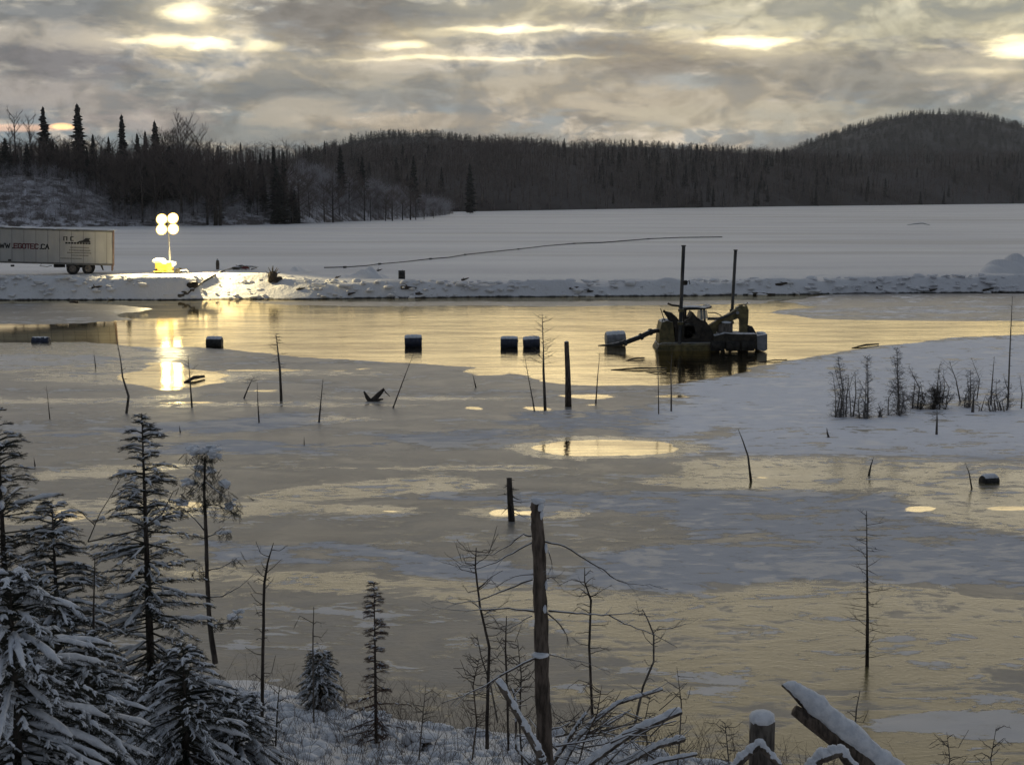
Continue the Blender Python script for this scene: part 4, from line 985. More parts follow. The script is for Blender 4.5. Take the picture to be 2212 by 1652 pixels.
b = MB(); b.tube([(dx(1627), .7, dz_(740)), (dx(1630), .7, dz_(722)), (dx(1626), .7, dz_(712)), (dx(1620), .7, dz_(708))], [.28, .28, .2, .12], 10); b.build('pump_hose', 'rubber', dr)
b = MB(); dpoly(b, [(1540, 752), (1544, 724), (1566, 718), (1590, 720), (1634, 720), (1636, 752)], -.5, 1.4); b.build('work_float', 'dredge_dark', dr)
b = MB(); dpoly(b, [(1556, 722), (1556, 704), (1568, 697), (1586, 698), (1586, 722)], .2, 1.0); b.build('tool_box', 'bark_grey', dr)
b = MB(); dpoly(b, [(1634, 724), (1657, 720), (1658, 754), (1650, 757), (1634, 752)], -.4, 1.1); b.build('end_float', 'float_grey', dr)
for px in (1565, 1612, 1640):
    b = MB(); b.tube([(dx(px), .2, -.6), (dx(px), .2, dz_(748))], .13, 8); b.build('float_leg', 'dredge_paint', dr)
for px in (1550, 1582, 1615): b = MB(); b.tube([(dx(px - 14), -.42, dz_(745)), (dx(px + 14), -.42, dz_(745))], .30, 12); b.build('fender', 'rubber', dr)
b = MB(); b.tube([(dx(1432), .3, dz_(697)), (dx(1434), .3, dz_(691)), (dx(1440), .3, dz_(691))], .03, 5); b.tube([(dx(1600), .6, dz_(661)), (dx(1618), .6, dz_(659)), (dx(1619), .6, dz_(655))], .035, 5); b.build('hydraulic_hose', 'letter_black', dr)
for c_, r_ in (((dx(1448), 1.0, dz_(694.5)), (.35, .5, .07)), ((dx(1648), .3, dz_(720)), (.28, .5, .06)), ((dx(1500), .9, dz_(664.5)), (.5, .6, .05)), ((dx(1573), .5, dz_(698)), (.3, .3, .06))): b = MB(); b.lump(c_, r_, seed=int(r_[0] * 99)); b.build('snow', 'snow_clump', dr, True)
pts = [PT(1292, 746.5, DY + .4), PT(1325, 745, DY + .2), PT(1350, 740, DY + .2), PT(1385, 727, DY + .4), PT(1405, 717, DY + .6), PT(1420, 714, DY + .8), PT(1432, 716, DY + 1)]
o = thing('discharge_pipe', pts[0], 'dark discharge pipe rising from the pale float to the dredge', 'pipe'); L = [p - pts[0] for p in pts]; b = MB(); b.tube(L, [.03, .11, .14, .14, .15, .12, .14], 10); b.build('pipe', 'hdpe_pipe', o, True)
for i in (2, 3, 4): b = MB(); d = (L[i + 1] - L[i]).normalized(); b.tube([L[i] - d * .06, L[i] + d * .06], .20, 10); b.build('flange', 'steel_spud', o)
for i, (xa, ya, xb, yb, r_, lab) in enumerate([(1352, 779, 1392, 775, .05, 'bent stick floating in front of the dredge'), (1320, 799, 1440, 797, .05, 'long dark branch floating at the edge of the ice in front of the dredge'), (1395, 804, 1440, 807, .035, 'short branch floating nearest the ice in front of the dredge'),
        (398, 826, 441, 817, .09, 'dark log frozen beside the lamp reflection'), (1640, 782, 1700, 779, .04, 'thin dark branch along the snow shelf right of the dredge'), (1840, 752, 1898, 745, .06, 'dark driftwood along the snow shelf edge above the frozen bushes')]):
    a, c_ = G(xa, ya), G(xb, yb); mid = (a + c_) / 2 + Vector((0, 0, r_ * 1.6)); o = stick_thing('floating_branch', [a, mid, c_ + Vector((0, 0, r_))], [r_ * .5, r_, r_ * .7], 'bark_dark', lab, 'branch', 'branches lying in the ice', twigs=3, tl=.35)

# ================================================================== DEAD SAPLINGS IN THE ICE
def sapling(name, path, w, label, cat='dead sapling', group='dead saplings standing in the ice', tw=14, tl=16, up=.25, mat='bark_grey', start=.25, sag=0.0, onice=True, Y=None, prof=None, sides=5, twr=1.0, fan=False, tmat=None):
    """path: pixel points from base to top; w = base width in pixels; twigs: tw, length tl px"""
    base = G(*path[0]) if Y is None else PT(*path[0], Y); Yb = base.y; pm = Yb / FPX
    rn = random.Random(hash(tuple(path[0])) % 9999 if False else int(path[0][0] * 7 + path[0][1]))
    pts = [PT(x, y, Yb) - base for x, y in path]; pts[0] = pts[0] + Vector((0, 0, -.06 if onice else -.3))
    n = len(pts); tot = len(path)
    rad = [max(.0035, w * pm / 2 * (1 - .85 * i / (n - 1))) for i in range(n)] if prof is None else [q * pm / 2 for q in prof]
    o = thing(name, base, label, cat, group)
    b = MB(); b.tube(pts, rad, sides, lump=.12); b.build('trunk', mat, o, True)
    if tw:
        t = MB()
        for k in range(tw):
            f = start + (.98 - start) * (k + rn.random()) / tw; ff = f * (n - 1); i = min(int(ff), n - 2); q = pts[i].lerp(pts[i + 1], ff - i)
            a = rn.uniform(0, 6.283); L = tl * pm * rn.uniform(.45, 1.15) * (1.15 - .55 * f)
            d = Vector((math.cos(a), math.sin(a), up + rn.uniform(-.25, .25)))
            r0 = max(.00009 * Yb, w * pm * .09) * twr
            p1 = q + d * L * .5 + Vector((0, 0, -sag * L * .1)); p2 = q + d * L + Vector((rn.uniform(-.1, .1), 0, rn.uniform(-.1, .3) - sag)) * L * .5
            t.tube([q, p1, p2], [r0, r0 * .7, r0 * .3], 4, cap=False)
            for _ in range(2):
                dd = Vector((rn.uniform(-1, 1), rn.uniform(-1, 1), rn.uniform(-.3, .8))) * L * .35; t.tube([p1, p1 + dd], [r0 * .55, r0 * .25], 3, cap=False)
        t.build('twigs', tmat or mat, o)
    return o
for path, w, lab, kw in [
    ([(273, 892), (278, 856), (265, 814), (261, 780), (250, 721)], 7, 'crooked dead sapling with a forked foot left of the lamp reflection', dict(tw=6, tl=14, start=.4)),
    ([(207, 794), (202, 755)], 2.6, 'faint thin sapling between the sunken blue drum and the crooked sapling', dict(tw=6, tl=10)),
    ([(108, 905), (104, 870), (100, 832)], 3, 'thin sapling with a snow ring at its foot at the far left', dict(tw=8, tl=16)),
    ([(415, 879), (411, 830), (406, 767)], 5, 'straight sapling with a spread top beside the lamp reflection', dict(tw=14, tl=26, start=.35, up=.6)),
    ([(526, 860), (536, 838), (546, 817)], 4.5, 'leaning sapling topped with a star of twigs', dict(tw=12, tl=44, start=.75, up=.1)),
    ([(608, 866), (605, 800), (599, 745), (596, 720)], 7, 'tall dark sapling with drooping twigs below the black root', dict(tw=24, tl=30, start=.3, up=-.1)),
    ([(560, 913), (557, 870), (556, 826)], 4, 'thin sapling between the star topped one and the tall dark one', dict(tw=8, tl=12)),
    ([(390, 934), (387, 919)], 4, 'short stub above the top of the large snowy spruce', dict(tw=0)),
    ([(657, 962), (657, 943)], 3.5, 'short stub in the long snow streak', dict(tw=0)),
    ([(76, 1007), (73, 987)], 4.5, 'short pointed stub behind the snowy spruces at the left', dict(tw=0)),
    ([(689, 912), (693, 870), (698, 817)], 5, 'upright thin sapling midway between the tall dark one and the antler branch', dict(tw=9, tl=16)),
    ([(848, 881), (871, 822), (894, 762)], 4, 'long thin sapling leaning right below the single blue drum', dict(tw=7, tl=20, start=.3, up=.3)),
    ([(1029, 837), (1021, 808)], 4, 'short leaning stub left of the tall thin sapling', dict(tw=3, tl=20, start=.0)),
    ([(1155, 888), (1150, 860), (1141, 813), (1133, 765)], 4, 'bent sapling just left of the tall thin sapling', dict(tw=14, tl=26)),
    ([(1178, 884), (1174, 800), (1174, 759), (1171, 678)], 7.5, 'tallest thin sapling with comb like twigs, right of the floating pair of drums', dict(tw=30, tl=44, start=.42, up=.35)),
    ([(1287, 872), (1291, 815), (1296, 759)], 3.5, 'pale thin sapling between the thick post and the dredge pipe', dict(tw=6, tl=14, mat='bark_brown')),
    ([(1450, 888), (1450, 845), (1449, 797), (1452, 760)], 4, 'thin sapling in front of the left side of the dredge hull', dict(tw=8, tl=22)),
    ([(1423, 894), (1422, 827), (1418, 700)], 3, 'very thin upright sapling at the left edge of the dredge hull', dict(tw=7, tl=14)),
    ([(1623, 1040), (1616, 985), (1604, 950), (1594, 925)], 6, 'bent leaning stake in the ice below the dredge', dict(tw=3, tl=8)),
    ([(1876, 1026), (1881, 1006), (1887, 988)], 6, 'short leaning stub at the lower edge of the big snow shelf', dict(tw=2, tl=10)),
    ([(1791, 944), (1787, 934), (1786, 924)], 6, 'tiny pointed stub on the snow shelf below the bushes', dict(tw=0)),
    ([(2023, 938), (2024, 905), (2024, 886)], 6, 'dark stub on the snow with a low side branch below the dark bush', dict(tw=5, tl=34, up=-.4, start=.5)),
    ([(2101, 890), (2102, 872), (2103, 851)], 8, 'dark short stump on the snow shelf near the right edge', dict(tw=3, tl=6)),
    ([(2140, 874), (2143, 830), (2148, 769)], 5, 'crooked thin tree right of the short dark stump', dict(tw=10, tl=14)),
    ([(2177, 880), (2180, 790), (2184, 700), (2187, 640)], 5, 'tallest thin tree rising from the snow shelf at the right edge', dict(tw=14, tl=14)),
    ([(2075, 868), (2065, 820), (2050, 779)], 4, 'faint bent sapling right of the low dark bush', dict(tw=16, tl=30, up=.6)),
    ([(2110, 862), (2116, 820), (2098, 772)], 3, 'faint sapling with an arching top above the short dark stump', dict(tw=16, tl=30, up=.4)),
    ([(2206, 882), (2208, 850), (2203, 812)], 4, 'thin sapling cut by the right edge on the snow shelf', dict(tw=10, tl=16)),
    ([(1873, 1438), (1874, 1330), (1873, 1230), (1872, 1103)], 9, 'tall thin dead tree with feathery twigs standing alone in the ice at the right', dict(tw=46, tl=70, start=.06, up=.1, mat='bark_dark')),
    ([(2100, 1055), (2093, 1020), (2085, 1000)], 4, 'faint twiggy stub left of the small frozen drum', dict(tw=10, tl=16)),
    ]:
    sapling('dead_sapling', path, w, lab, **kw)
sp = sapling('dead_post', [(1228, 878), (1227, 810), (1224, 738)], 12, 'thick straight dead post with a snowy tip standing in the ice', 'post', None, tw=10, tl=10, mat='bark_brown', prof=[15, 12, 10.5], sides=10, start=.1)
g = G(1228, 878); b = MB(); q = PT(1224, 738, g.y) - g; b.lump(q, (.08, .08, .035), seed=51); b.build('snow_cap', 'snow_clump', sp, True)
sp = sapling('dead_post', [(1105, 1125), (1102, 1080), (1100, 1032)], 13, 'dark dead post with side twigs above the large broken trunk', 'post', None, tw=16, tl=44, mat='bark_dark', prof=[15, 13, 11], sides=9, start=.25, up=-.35)
# antler shaped branch
g = G(805, 866); o = thing('antler_branch', g, 'antler shaped dead branch lying on the ice left of the leaning sapling', 'branch'); b = MB(); P_ = lambda x, y: PT(x, y, g.y) - g
b.tube([P_(786, 845), P_(793, 858), P_(799, 866), P_(812, 864)], [.03, .09, .12, .09], 7); b.build('left_prong', 'bark_dark', o); b = MB(); b.tube([P_(804, 866), P_(818, 852), P_(830, 840), P_(832, 846), P_(842, 856)], [.12, .11, .06, .03, .015], 7); b.tube([P_(812, 864), P_(828, 862)], [.08, .03], 6); b.build('right_prong', 'bark_dark', o)
# bushes frozen in at the right
def bush(px, yt, yb, w, label, dens=60, name='frozen_bush', flat=False, mat='bark_grey', mix=.7):
    g = G(px, yb); pm = g.y / FPX; H = (yb - yt) * pm; W = w * pm * (1.0 if flat else 1.35); rn = random.Random(int(px)); o = thing(name, g, label, 'bush', 'bushes frozen in the snow shelf')
    t = MB(); s = MB(); stems = []
    for k in range(7 if flat else 5):
        x_ = rn.uniform(-.5, .5) * W * (1 if flat else .45); h_ = H * (rn.uniform(.4, 1) if k else 1); x2 = x_ * (1 if flat else (.3 if k else .1)) + rn.uniform(-.2, .2) * W
        P_ = [Vector((x_, rn.uniform(-.2, .2), -.1)), Vector((x_ + rn.uniform(-.08, .08) * W, rn.uniform(-.3, .3), h_ * .5)), Vector((x2, rn.uniform(-.3, .3), h_))]; stems.append(P_)
        s.tube(P_, [.028, .018, .005] if k else [.04, .025, .006], 4)
    s.build('trunk', mat, o)
    for k in range(dens):
        P_ = stems[rn.randrange(len(stems))] if rn.random() < .6 else stems[0]; f = rn.random() ** 1.1; q = P_[0].lerp(P_[1], f * 2) if f < .5 else P_[1].lerp(P_[2], f * 2 - 1); q = Vector((q.x, q.y, max(.0, q.z)))
        a = rn.uniform(0, 6.283); d = Vector((math.cos(a), math.sin(a), rn.uniform(-.2, .9))); L = W * .30 * (1.15 - .6 * f) * rn.uniform(.4, 1.3) if not flat else H * .5 * rn.uniform(.4, 1.3)
        p1 = q + d.normalized() * L * .6; p2 = p1 + Vector((d.x * .4 + rn.uniform(-.4, .4), d.y * .3, rn.uniform(-.4, .6))) * L * .5; t.tube([q, p1, p2], [.007, .005, .002], 3, cap=False)
        for _ in range(4):
            dd = Vector((rn.uniform(-1, 1), rn.uniform(-1, 1), rn.uniform(-.6, 1))) * L * .4; qq = p1.lerp(p2, rn.random()) if rn.random() < .6 else q.lerp(p1, rn.random()); t.tube([qq, qq + dd], [.005, .002], 3, cap=False)
    t.build('twigs', 'brush_frost' if mat == 'bark_grey' else mat, o); return o
bush(1805, 770, 901, 62, 'leftmost twiggy conical bush on the snow shelf', 260)
bush(1862, 764, 903, 52, 'second twiggy conical bush from the left on the snow shelf', 240)
bush(1929, 750, 896, 66, 'tallest and darkest twiggy bush on the snow shelf', 330)
bush(1995, 840, 884, 105, 'low dense dark bush spreading on the snow shelf', 420, flat=True, mat='bark_dark')
bush(1975, 790, 882, 56, 'faint open bush behind the low dense one', 120)
bush(2030, 785, 872, 50, 'faint open bush above the right end of the low dense one', 110)
bush(2150, 845, 888, 90, 'low sparse bush at the foot of the tallest thin tree', 50, flat=True)
bush(2095, 800, 880, 60, 'hazy open thicket left of the crooked thin tree', 150)
bush(2165, 815, 886, 50, 'hazy open thicket between the two thin trees at the right', 110)
bush(1835, 800, 900, 50, 'thin open bush between the two leftmost conical bushes', 90)
bush(1880, 872, 900, 60, 'low scrub between the two largest conical bushes', 60, flat=True)

# ================================================================== FOREGROUND
# sprig templates: needled twig of unit length along +x
def sprig_template(seed, n=46, side=5):
    rn = random.Random(seed); V = []; F = []
    def tri(a, b, c): k = len(V); V.extend([tuple(a), tuple(b), tuple(c)]); F.append((k, k + 1, k + 2))
    def axis(p, d, L, m):
        u = d.cross(Vector((0, 0, 1))).normalized(); w = d.cross(u).normalized()
        tri(p + u * .010, p - u * .010, p + d * L); tri(p + w * .010, p - w * .010, p + d * L)
        for i in range(m):
            f = (i + rn.random()) / m; q = p + d * (L * f); a = rn.uniform(0, 6.283); r = u * math.cos(a) + w * math.sin(a)
            l = rn.uniform(.075, .12) * (1.1 - .4 * f); tip = q + (r * .85 + d * .6).normalized() * l; t_ = d * .012
            tri(q - t_, q + t_, tip)
    axis(Vector((0, 0, 0)), Vector((1, 0, 0)), 1.0, n)
    for k in range(side):
        f = .12 + .7 * k / side; sgn = 1 if k % 2 else -1; d = Vector((.72, sgn * .68, rn.uniform(-.12, .05))).normalized(); axis(Vector((f, 0, 0)), d, .52 * (1.1 - f), int(n * .5))
    return np.array(V, float), np.array(F)
SPG = [sprig_template(s) for s in range(3)]
def snow_finger(seed):   # lumpy pad with short fingers
    rn = random.Random(seed); b = MB()
    def fing(p, d, L, r):
        pts = [p + d * (L * t) + Vector((0, 0, .02 + .035 * math.sin(t * 3.1) - .05 * t * t)) for t in (0, .22, .45, .7, .9, 1.0)]
        b.tube(pts, [r * .5, r, r * rn.uniform(.8, 1.1), r * rn.uniform(.65, .95), r * .5, r * .1], 6, lump=.2)
    fing(Vector((.0, 0, .02)), Vector((1, rn.uniform(-.15, .15), 0)), rn.uniform(.45, .8), .085)
    for _k in range(rn.randint(0, 2)): fing(Vector((rn.uniform(.05, .5), 0, .01)), Vector((.75, rn.choice((-1, 1)) * rn.uniform(.3, .8), -.03)).normalized(), rn.uniform(.2, .42), rn.uniform(.035, .07))
    b.lump((rn.uniform(.1, .6), rn.uniform(-.05, .05), .05), (rn.uniform(.08, .2), rn.uniform(.06, .11), .055), seed=seed, amp=.5)
    return mb_np(b)
SNF = [snow_finger(s) for s in range(6)]
def frame_mats(P, D, L, roll=None, W=None):
    """P (m,3), D dirs (m,3), L lengths -> matrices with x along D, z roughly up"""
    D = D / np.linalg.norm(D, axis=1, keepdims=True); up = np.array([0, 0, 1.0]); Yv = np.cross(up, D); Yv /= np.linalg.norm(Yv, axis=1, keepdims=True) + 1e-9; Zv = np.cross(D, Yv)
    if roll is not None: c_, s_ = np.cos(roll)[:, None], np.sin(roll)[:, None]; Yv, Zv = Yv * c_ + Zv * s_, Zv * c_ - Yv * s_
    W = L if W is None else W; M = np.zeros((len(P), 3, 4)); M[:, :, 0] = D * L[:, None]; M[:, :, 1] = Yv * W[:, None]; M[:, :, 2] = Zv * W[:, None]; M[:, :, 3] = P; return M
def spruce(px, ytop, Y, label, profile, seed, snow=.55, needle='needles', dens=1.0, droop=.35, sprig=.22, lean=0.0, bottom=None, snowsz=1.0, group='young spruces on the near bank', trunk_r=.05, gap=0.0, zmin=None):
    """profile: list of (fraction from top 0..1, half width in metres)"""
    rn = np.random.default_rng(seed); top = PT(px, ytop, Y); zb = NZ(top.x, Y) - .1 if bottom is None else bottom; H = top.z - zb
    o = thing('spruce_tree', (top.x, Y, zb), label, 'spruce', group)
    b = MB(); b.tube([(-lean * H, 0, -.1), (-lean * H * .4, 0, H * .4), (0, 0, H * .8), (0, 0, H)], [trunk_r, trunk_r * .75, trunk_r * .3, .006], 8, lump=.06); b.build('trunk', 'bark_dark', o, True)
    P = []; D = []; L = []; SP = []; SD = []; SL = []; BR = MB(); PADS = MB(); f = .012
    while f < 1:
        w = float(np.interp(f, [q[0] for q in profile], [q[1] for q in profile])); z = H * (1 - f); cx = -lean * z * 0
        nb = int(rn.integers(4, 7) * dens) + (1 if w > .4 else 0)
        for k in range(nb):
            if rn.random() < gap: continue
            a = rn.uniform(0, 6.283); Lb = w * rn.uniform(.6, 1.18) + .03; up0 = .55 - f * .9 + rn.uniform(-.12, .12); dr_ = droop * (.3 + f)
            n = max(2, int(Lb / .10)); dirh = np.array([math.cos(a), math.sin(a), 0]); pr = np.array([0, 0, z + rn.uniform(-.04, .04)]); pts = [pr.copy()]
            for i in range(n):
                t = (i + .5) / n; dz__ = up0 * (1 - t) - dr_ * t * 1.3 + (.25 * t * t if f > .3 else 0); d = dirh + np.array([0, 0, dz__]); d /= np.linalg.norm(d); pr = pr + d * Lb / n; pts.append(pr.copy())
                if t > .12 or Lb < .2:
                    for sd in (-1, 1):
                        a2 = a + sd * rn.uniform(.5, 1.05); d2 = np.array([math.cos(a2), math.sin(a2), dz__ - rn.uniform(.0, .35)]); l2 = min(sprig, .07 + Lb * .5) * rn.uniform(.6, 1.2) * (1.15 - .5 * t)
                        P.append(pr); D.append(d2); L.append(l2)
                        if rn.random() < snow: SP.append(pr + np.array([0, 0, .012])); SD.append(d2); SL.append(l2 * rn.uniform(.8, 1.15))
            P.append(pts[-2]); D.append(np.array(d)); L.append(min(sprig, .06 + Lb * .6) * 1.1)
            if rn.random() < snow * 1.2: SP.append(pts[-2] + np.array([0, 0, .015])); SD.append(np.array(d)); SL.append(min(sprig, .1 + Lb * .6) * 1.15)
            if Lb > .18 and rn.random() < snow * .8:
                k0 = 1 if len(pts) > 3 else 0; pq = [Vector(q_) + Vector((0, 0, .022)) for q_ in pts[k0:]]; m_ = len(pq); w_ = min(.028, .013 + Lb * .016) * snowsz * rn.uniform(.6, 1.25)
                PADS.tube(pq, [w_ * (.35 if i_ in (0, m_ - 1) else rn.uniform(.6, 1.25)) for i_ in range(m_)], 7, lump=.35)
            BR.tube([pts[0], pts[len(pts) // 2], pts[-1]], [.010 + Lb * .006, .007, .003], 4, cap=False)
        f += rn.uniform(.012, .026) * (1.0 if H > 3 else 1.6)
    P, D, L = np.array(P), np.array(D), np.array(L); tb = TB(); idx = rn.integers(0, 3, len(P)); roll = rn.uniform(-.5, .5, len(P))
    M = frame_mats(P, D, L, roll, np.maximum(L, .12))
    for i in range(3): s = idx == i; tb.add(*SPG[i], M[s])
    tb.raw(*mb_np(BR)); tb.build('crown', needle, o)
    if len(SP):
        SP, SD, SL = np.array(SP), np.array(SD), np.array(SL); M = frame_mats(SP, SD, SL * rn.uniform(.5, 1.1, len(SP)), rn.uniform(-.4, .4, len(SP)), np.maximum(SL * .8, .06) * snowsz * rn.uniform(.6, 1.15, len(SP))); idx = rn.integers(0, 6, len(SP)); tb = TB()
        for i in range(6): s = idx == i; tb.add(*SNF[i], M[s])
        if PADS.V: tb.raw(*mb_np(PADS))
        tag(tb.build('snow', 'snow_clump', o, True), kind='stuff')
    return o
pmf = lambda Y: Y / FPX
spruce(-8, 880, 17.0, 'tall snowy spruce cut by the left edge of the picture', [(0, .02), (.06, .12), (.15, .35), (.3, .65), (.45, .62), (.6, .8), (1, 1.0)], 1, snow=.34, droop=.25, trunk_r=.06, sprig=.17, gap=.15)
spruce(306, 892, 18.0, 'tall snowy spruce with a clean pointed top, the main one at the left', [(0, .02), (.05, .10), (.09, .24), (.13, .18), (.17, .34), (.22, .42), (.27, .28), (.31, .62), (.40, .72), (.48, .55), (.56, .74), (.7, .9), (.85, 1.05), (1, 1.1)], 2, snow=.58, droop=.4, trunk_r=.065, sprig=.17, gap=.26, dens=1.1)
spruce(112, 1085, 16.5, 'lower snowy spruce with a broken arching top between the two tall left ones', [(0, .04), (.08, .30), (.12, .35), (.2, .25), (.35, .55), (.6, .8), (1, 1.0)], 3, snow=.62, droop=.55, sprig=.17, gap=.15)
spruce(20, 1235, 12.5, 'heavily snow laden spruce in the bottom left corner', [(0, .10), (.1, .45), (.3, .7), (.6, .9), (1, 1.0)], 4, snow=.72, droop=.8, snowsz=1.35, sprig=.17)
spruce(185, 1370, 13.5, 'small snow laden spruce in front of the main left spruce', [(0, .05), (.2, .35), (.5, .55), (1, .75)], 5, snow=.62, droop=.75, snowsz=1.2, sprig=.16)
spruce(395, 1400, 15.0, 'bushy snow laden spruce at the right foot of the main left spruce', [(0, .06), (.2, .4), (.5, .7), (1, .95)], 6, snow=.62, droop=.75, snowsz=1.25, sprig=.16)
spruce(690, 1412, 22.5, 'small round spruce with a thick snow cap near the ice edge', [(0, .12), (.2, .26), (.5, .34), (.75, .34), (1, .15)], 7, snow=.7, droop=1.0, snowsz=1.3, sprig=.15, trunk_r=.035)
spruce(808, 1258, 20.5, 'slender rusty brown spruce with a wide snowy skirt', [(0, .02), (.06, .08), (.2, .09), (.27, .17), (.33, .08), (.45, .10), (.55, .18), (.62, .16), (.68, .5), (.74, .3), (.82, .55), (1, .75)], 8, snow=.32, needle='needles_rust', droop=.35, sprig=.12, gap=.32, trunk_r=.03)
spruce(510, 1500, 16.0, 'low snow buried spruce beside the thin bare trunk', [(0, .1), (.3, .5), (1, .8)], 9, snow=.6, droop=.8, snowsz=1.4, sprig=.16)
# snow capped spindly spruce
def poly_tree(name, Y, trunk, tr_w, branches, label, cat, mat, bmat, bw=3.0, sub=4, subl=24, clumps=None, group=None, capmesh=None, seed=0, extra_parts=None):
    rn = random.Random(seed); base = PT(*trunk[0], Y); pm = Y / FPX; base = Vector((base.x, Y, base.z)); o = thing(name, base, label, cat, group)
    tp_ = [PT(x, y, Y) - base for x, y in trunk]; b = MB()
    # refine the trunk with small wobble
    fine = []; fr = []
    for i in range(len(tp_) - 1):
        for j in range(5): t = j / 5; fine.append(tp_[i].lerp(tp_[i + 1], t) + Vector((rn.uniform(-1, 1), rn.uniform(-1, 1), 0)) * tr_w[i] * pm * .03); fr.append((tr_w[i] * (1 - t) + tr_w[i + 1] * t) * pm / 2)
    fine.append(tp_[-1]); fr.append(tr_w[-1] * pm / 2); b.tube(fine, fr, 12, lump=.10); b.build('trunk', mat, o, True)
    for br in branches:
        w0 = bw
        if isinstance(br[0], (int, float)): w0, br = br[0], br[1:]
        dep = rn.uniform(-.5, .5); n = len(br); L = [PT(x, y, Y + dep * (i / max(1, n - 1))) - base for i, (x, y) in enumerate(br)]
        b = MB(); rad = [max(.003, w0 * pm / 2 * (1 - .8 * i / (n - 1))) for i in range(n)]
        # smooth subdivision
        fin = []; fr = []
        for i in range(n - 1):
            for j in range(3): t = j / 3; fin.append(L[i].lerp(L[i + 1], t) + Vector((0, 0, rn.uniform(-1, 1) * .008))); fr.append(rad[i] * (1 - t) + rad[i + 1] * t)
        fin.append(L[-1]); fr.append(rad[-1]); b.tube(fin, fr, 6)
        for _ in range(sub):
            f = rn.uniform(.25, 1) * (len(fin) - 1); i = min(int(f), len(fin) - 2); q = fin[i].lerp(fin[i + 1], f - i); d0 = (fin[i + 1] - fin[i]).normalized()
            d = (d0 * 1.1 + Vector((rn.uniform(-.5, .5), rn.uniform(-1, 1), rn.uniform(-.7, .7)))).normalized(); l = subl * pm * rn.uniform(.4, 1.2); r0 = max(.0022, fr[i] * .5)
            q2 = q + d * l * .5; b.tube([q, q2, q2 + (d + Vector((0, 0, rn.uniform(-.4, .4)))) * l * .5], [r0, r0 * .7, .0015], 4, cap=False)
            if rn.random() < .6: b.tube([q2, q2 + (d + Vector((rn.uniform(-.8, .8), 0, rn.uniform(-.8, .8)))) * l * .35], [r0 * .5, .0012], 3, cap=False)
        b.build('branch', bmat, o, True)
    return o, base, pm
LT = [(465, 1432), (452, 1340), (447, 1240), (445, 1150), (441, 1060), (443, 985)]
o, lb, lpm = poly_tree('spindly_spruce', 23.5, LT, [13, 11, 9, 8, 6, 4], [[(445, 1150), (420, 1120), (395, 1098), (380, 1092)], [(444, 1090), (470, 1090), (500, 1105), (512, 1118)], [(445, 1160), (470, 1152), (490, 1148)], [(447, 1232), (480, 1225), (512, 1205)],
    [(450, 1290), (480, 1288), (520, 1265), (560, 1230)], [(455, 1350), (490, 1345), (520, 1320)], [(447, 1235), (430, 1235), (420, 1228)], [(450, 1290), (430, 1290)], [(442, 1040), (425, 1060), (408, 1050)], [(443, 1040), (470, 1060), (495, 1080)]],
    'spindly spruce with a snow capped drooping top right of the main spruce', 'spruce', 'bark_dark', 'twig_snowy', bw=3.5, sub=6, subl=30, seed=3)
P = []; D = []
rn = np.random.default_rng(77)
for cx_, cy_, rx_, ry_, n_ in [(443, 990, 32, 22, 90), (447, 1030, 28, 30, 80), (478, 1062, 22, 26, 50), (500, 1100, 18, 20, 44), (410, 1058, 24, 20, 40), (390, 1096, 16, 12, 24), (448, 1085, 30, 20, 50), (425, 1235, 12, 12, 16), (500, 1335, 20, 12, 26), (482, 1150, 18, 12, 16), (512, 1200, 10, 10, 10), (466, 1345, 20, 8, 14)]:
    for _ in range(n_):
        q = PT(cx_ + rn.normal() * rx_ * .55, cy_ + rn.normal() * ry_ * .55, 23.5) - lb; P.append([q.x, rn.normal() * .13, q.z]); D.append([rn.normal(), rn.normal() * .6, -.7 - rn.random()])
P = np.array(P); D = np.array(D); M = frame_mats(P, D, rn.uniform(.10, .20, len(P)), rn.uniform(-.5, .5, len(P))); tb = TB(); tb.add(*SPG[0], M); tb.build('needles', 'needles', o)
b = MB()
for cx_, cy_, rx_, rz_, n_ in [(441, 968, 26, 7, 22), (462, 984, 12, 6, 8), (425, 978, 10, 6, 7), (478, 1045, 10, 8, 7), (505, 1326, 16, 5, 12), (408, 1040, 10, 6, 7), (445, 1018, 14, 8, 8), (500, 1092, 10, 6, 6), (392, 1086, 10, 5, 6), (480, 1148, 8, 4, 4)]:
    for _ in range(n_):
        q = PT(cx_ + rn.normal() * rx_ * .6, cy_ + rn.normal() * rz_ * .5, 23.5) - lb; r_ = rn.uniform(.025, .06); b.lump((q.x, rn.normal() * .08, q.z), (r_ * 1.3, r_ * 1.2, r_ * .7), seed=int(rn.integers(9999)), amp=.5)
b.build('snow', 'snow_clump', o, True)

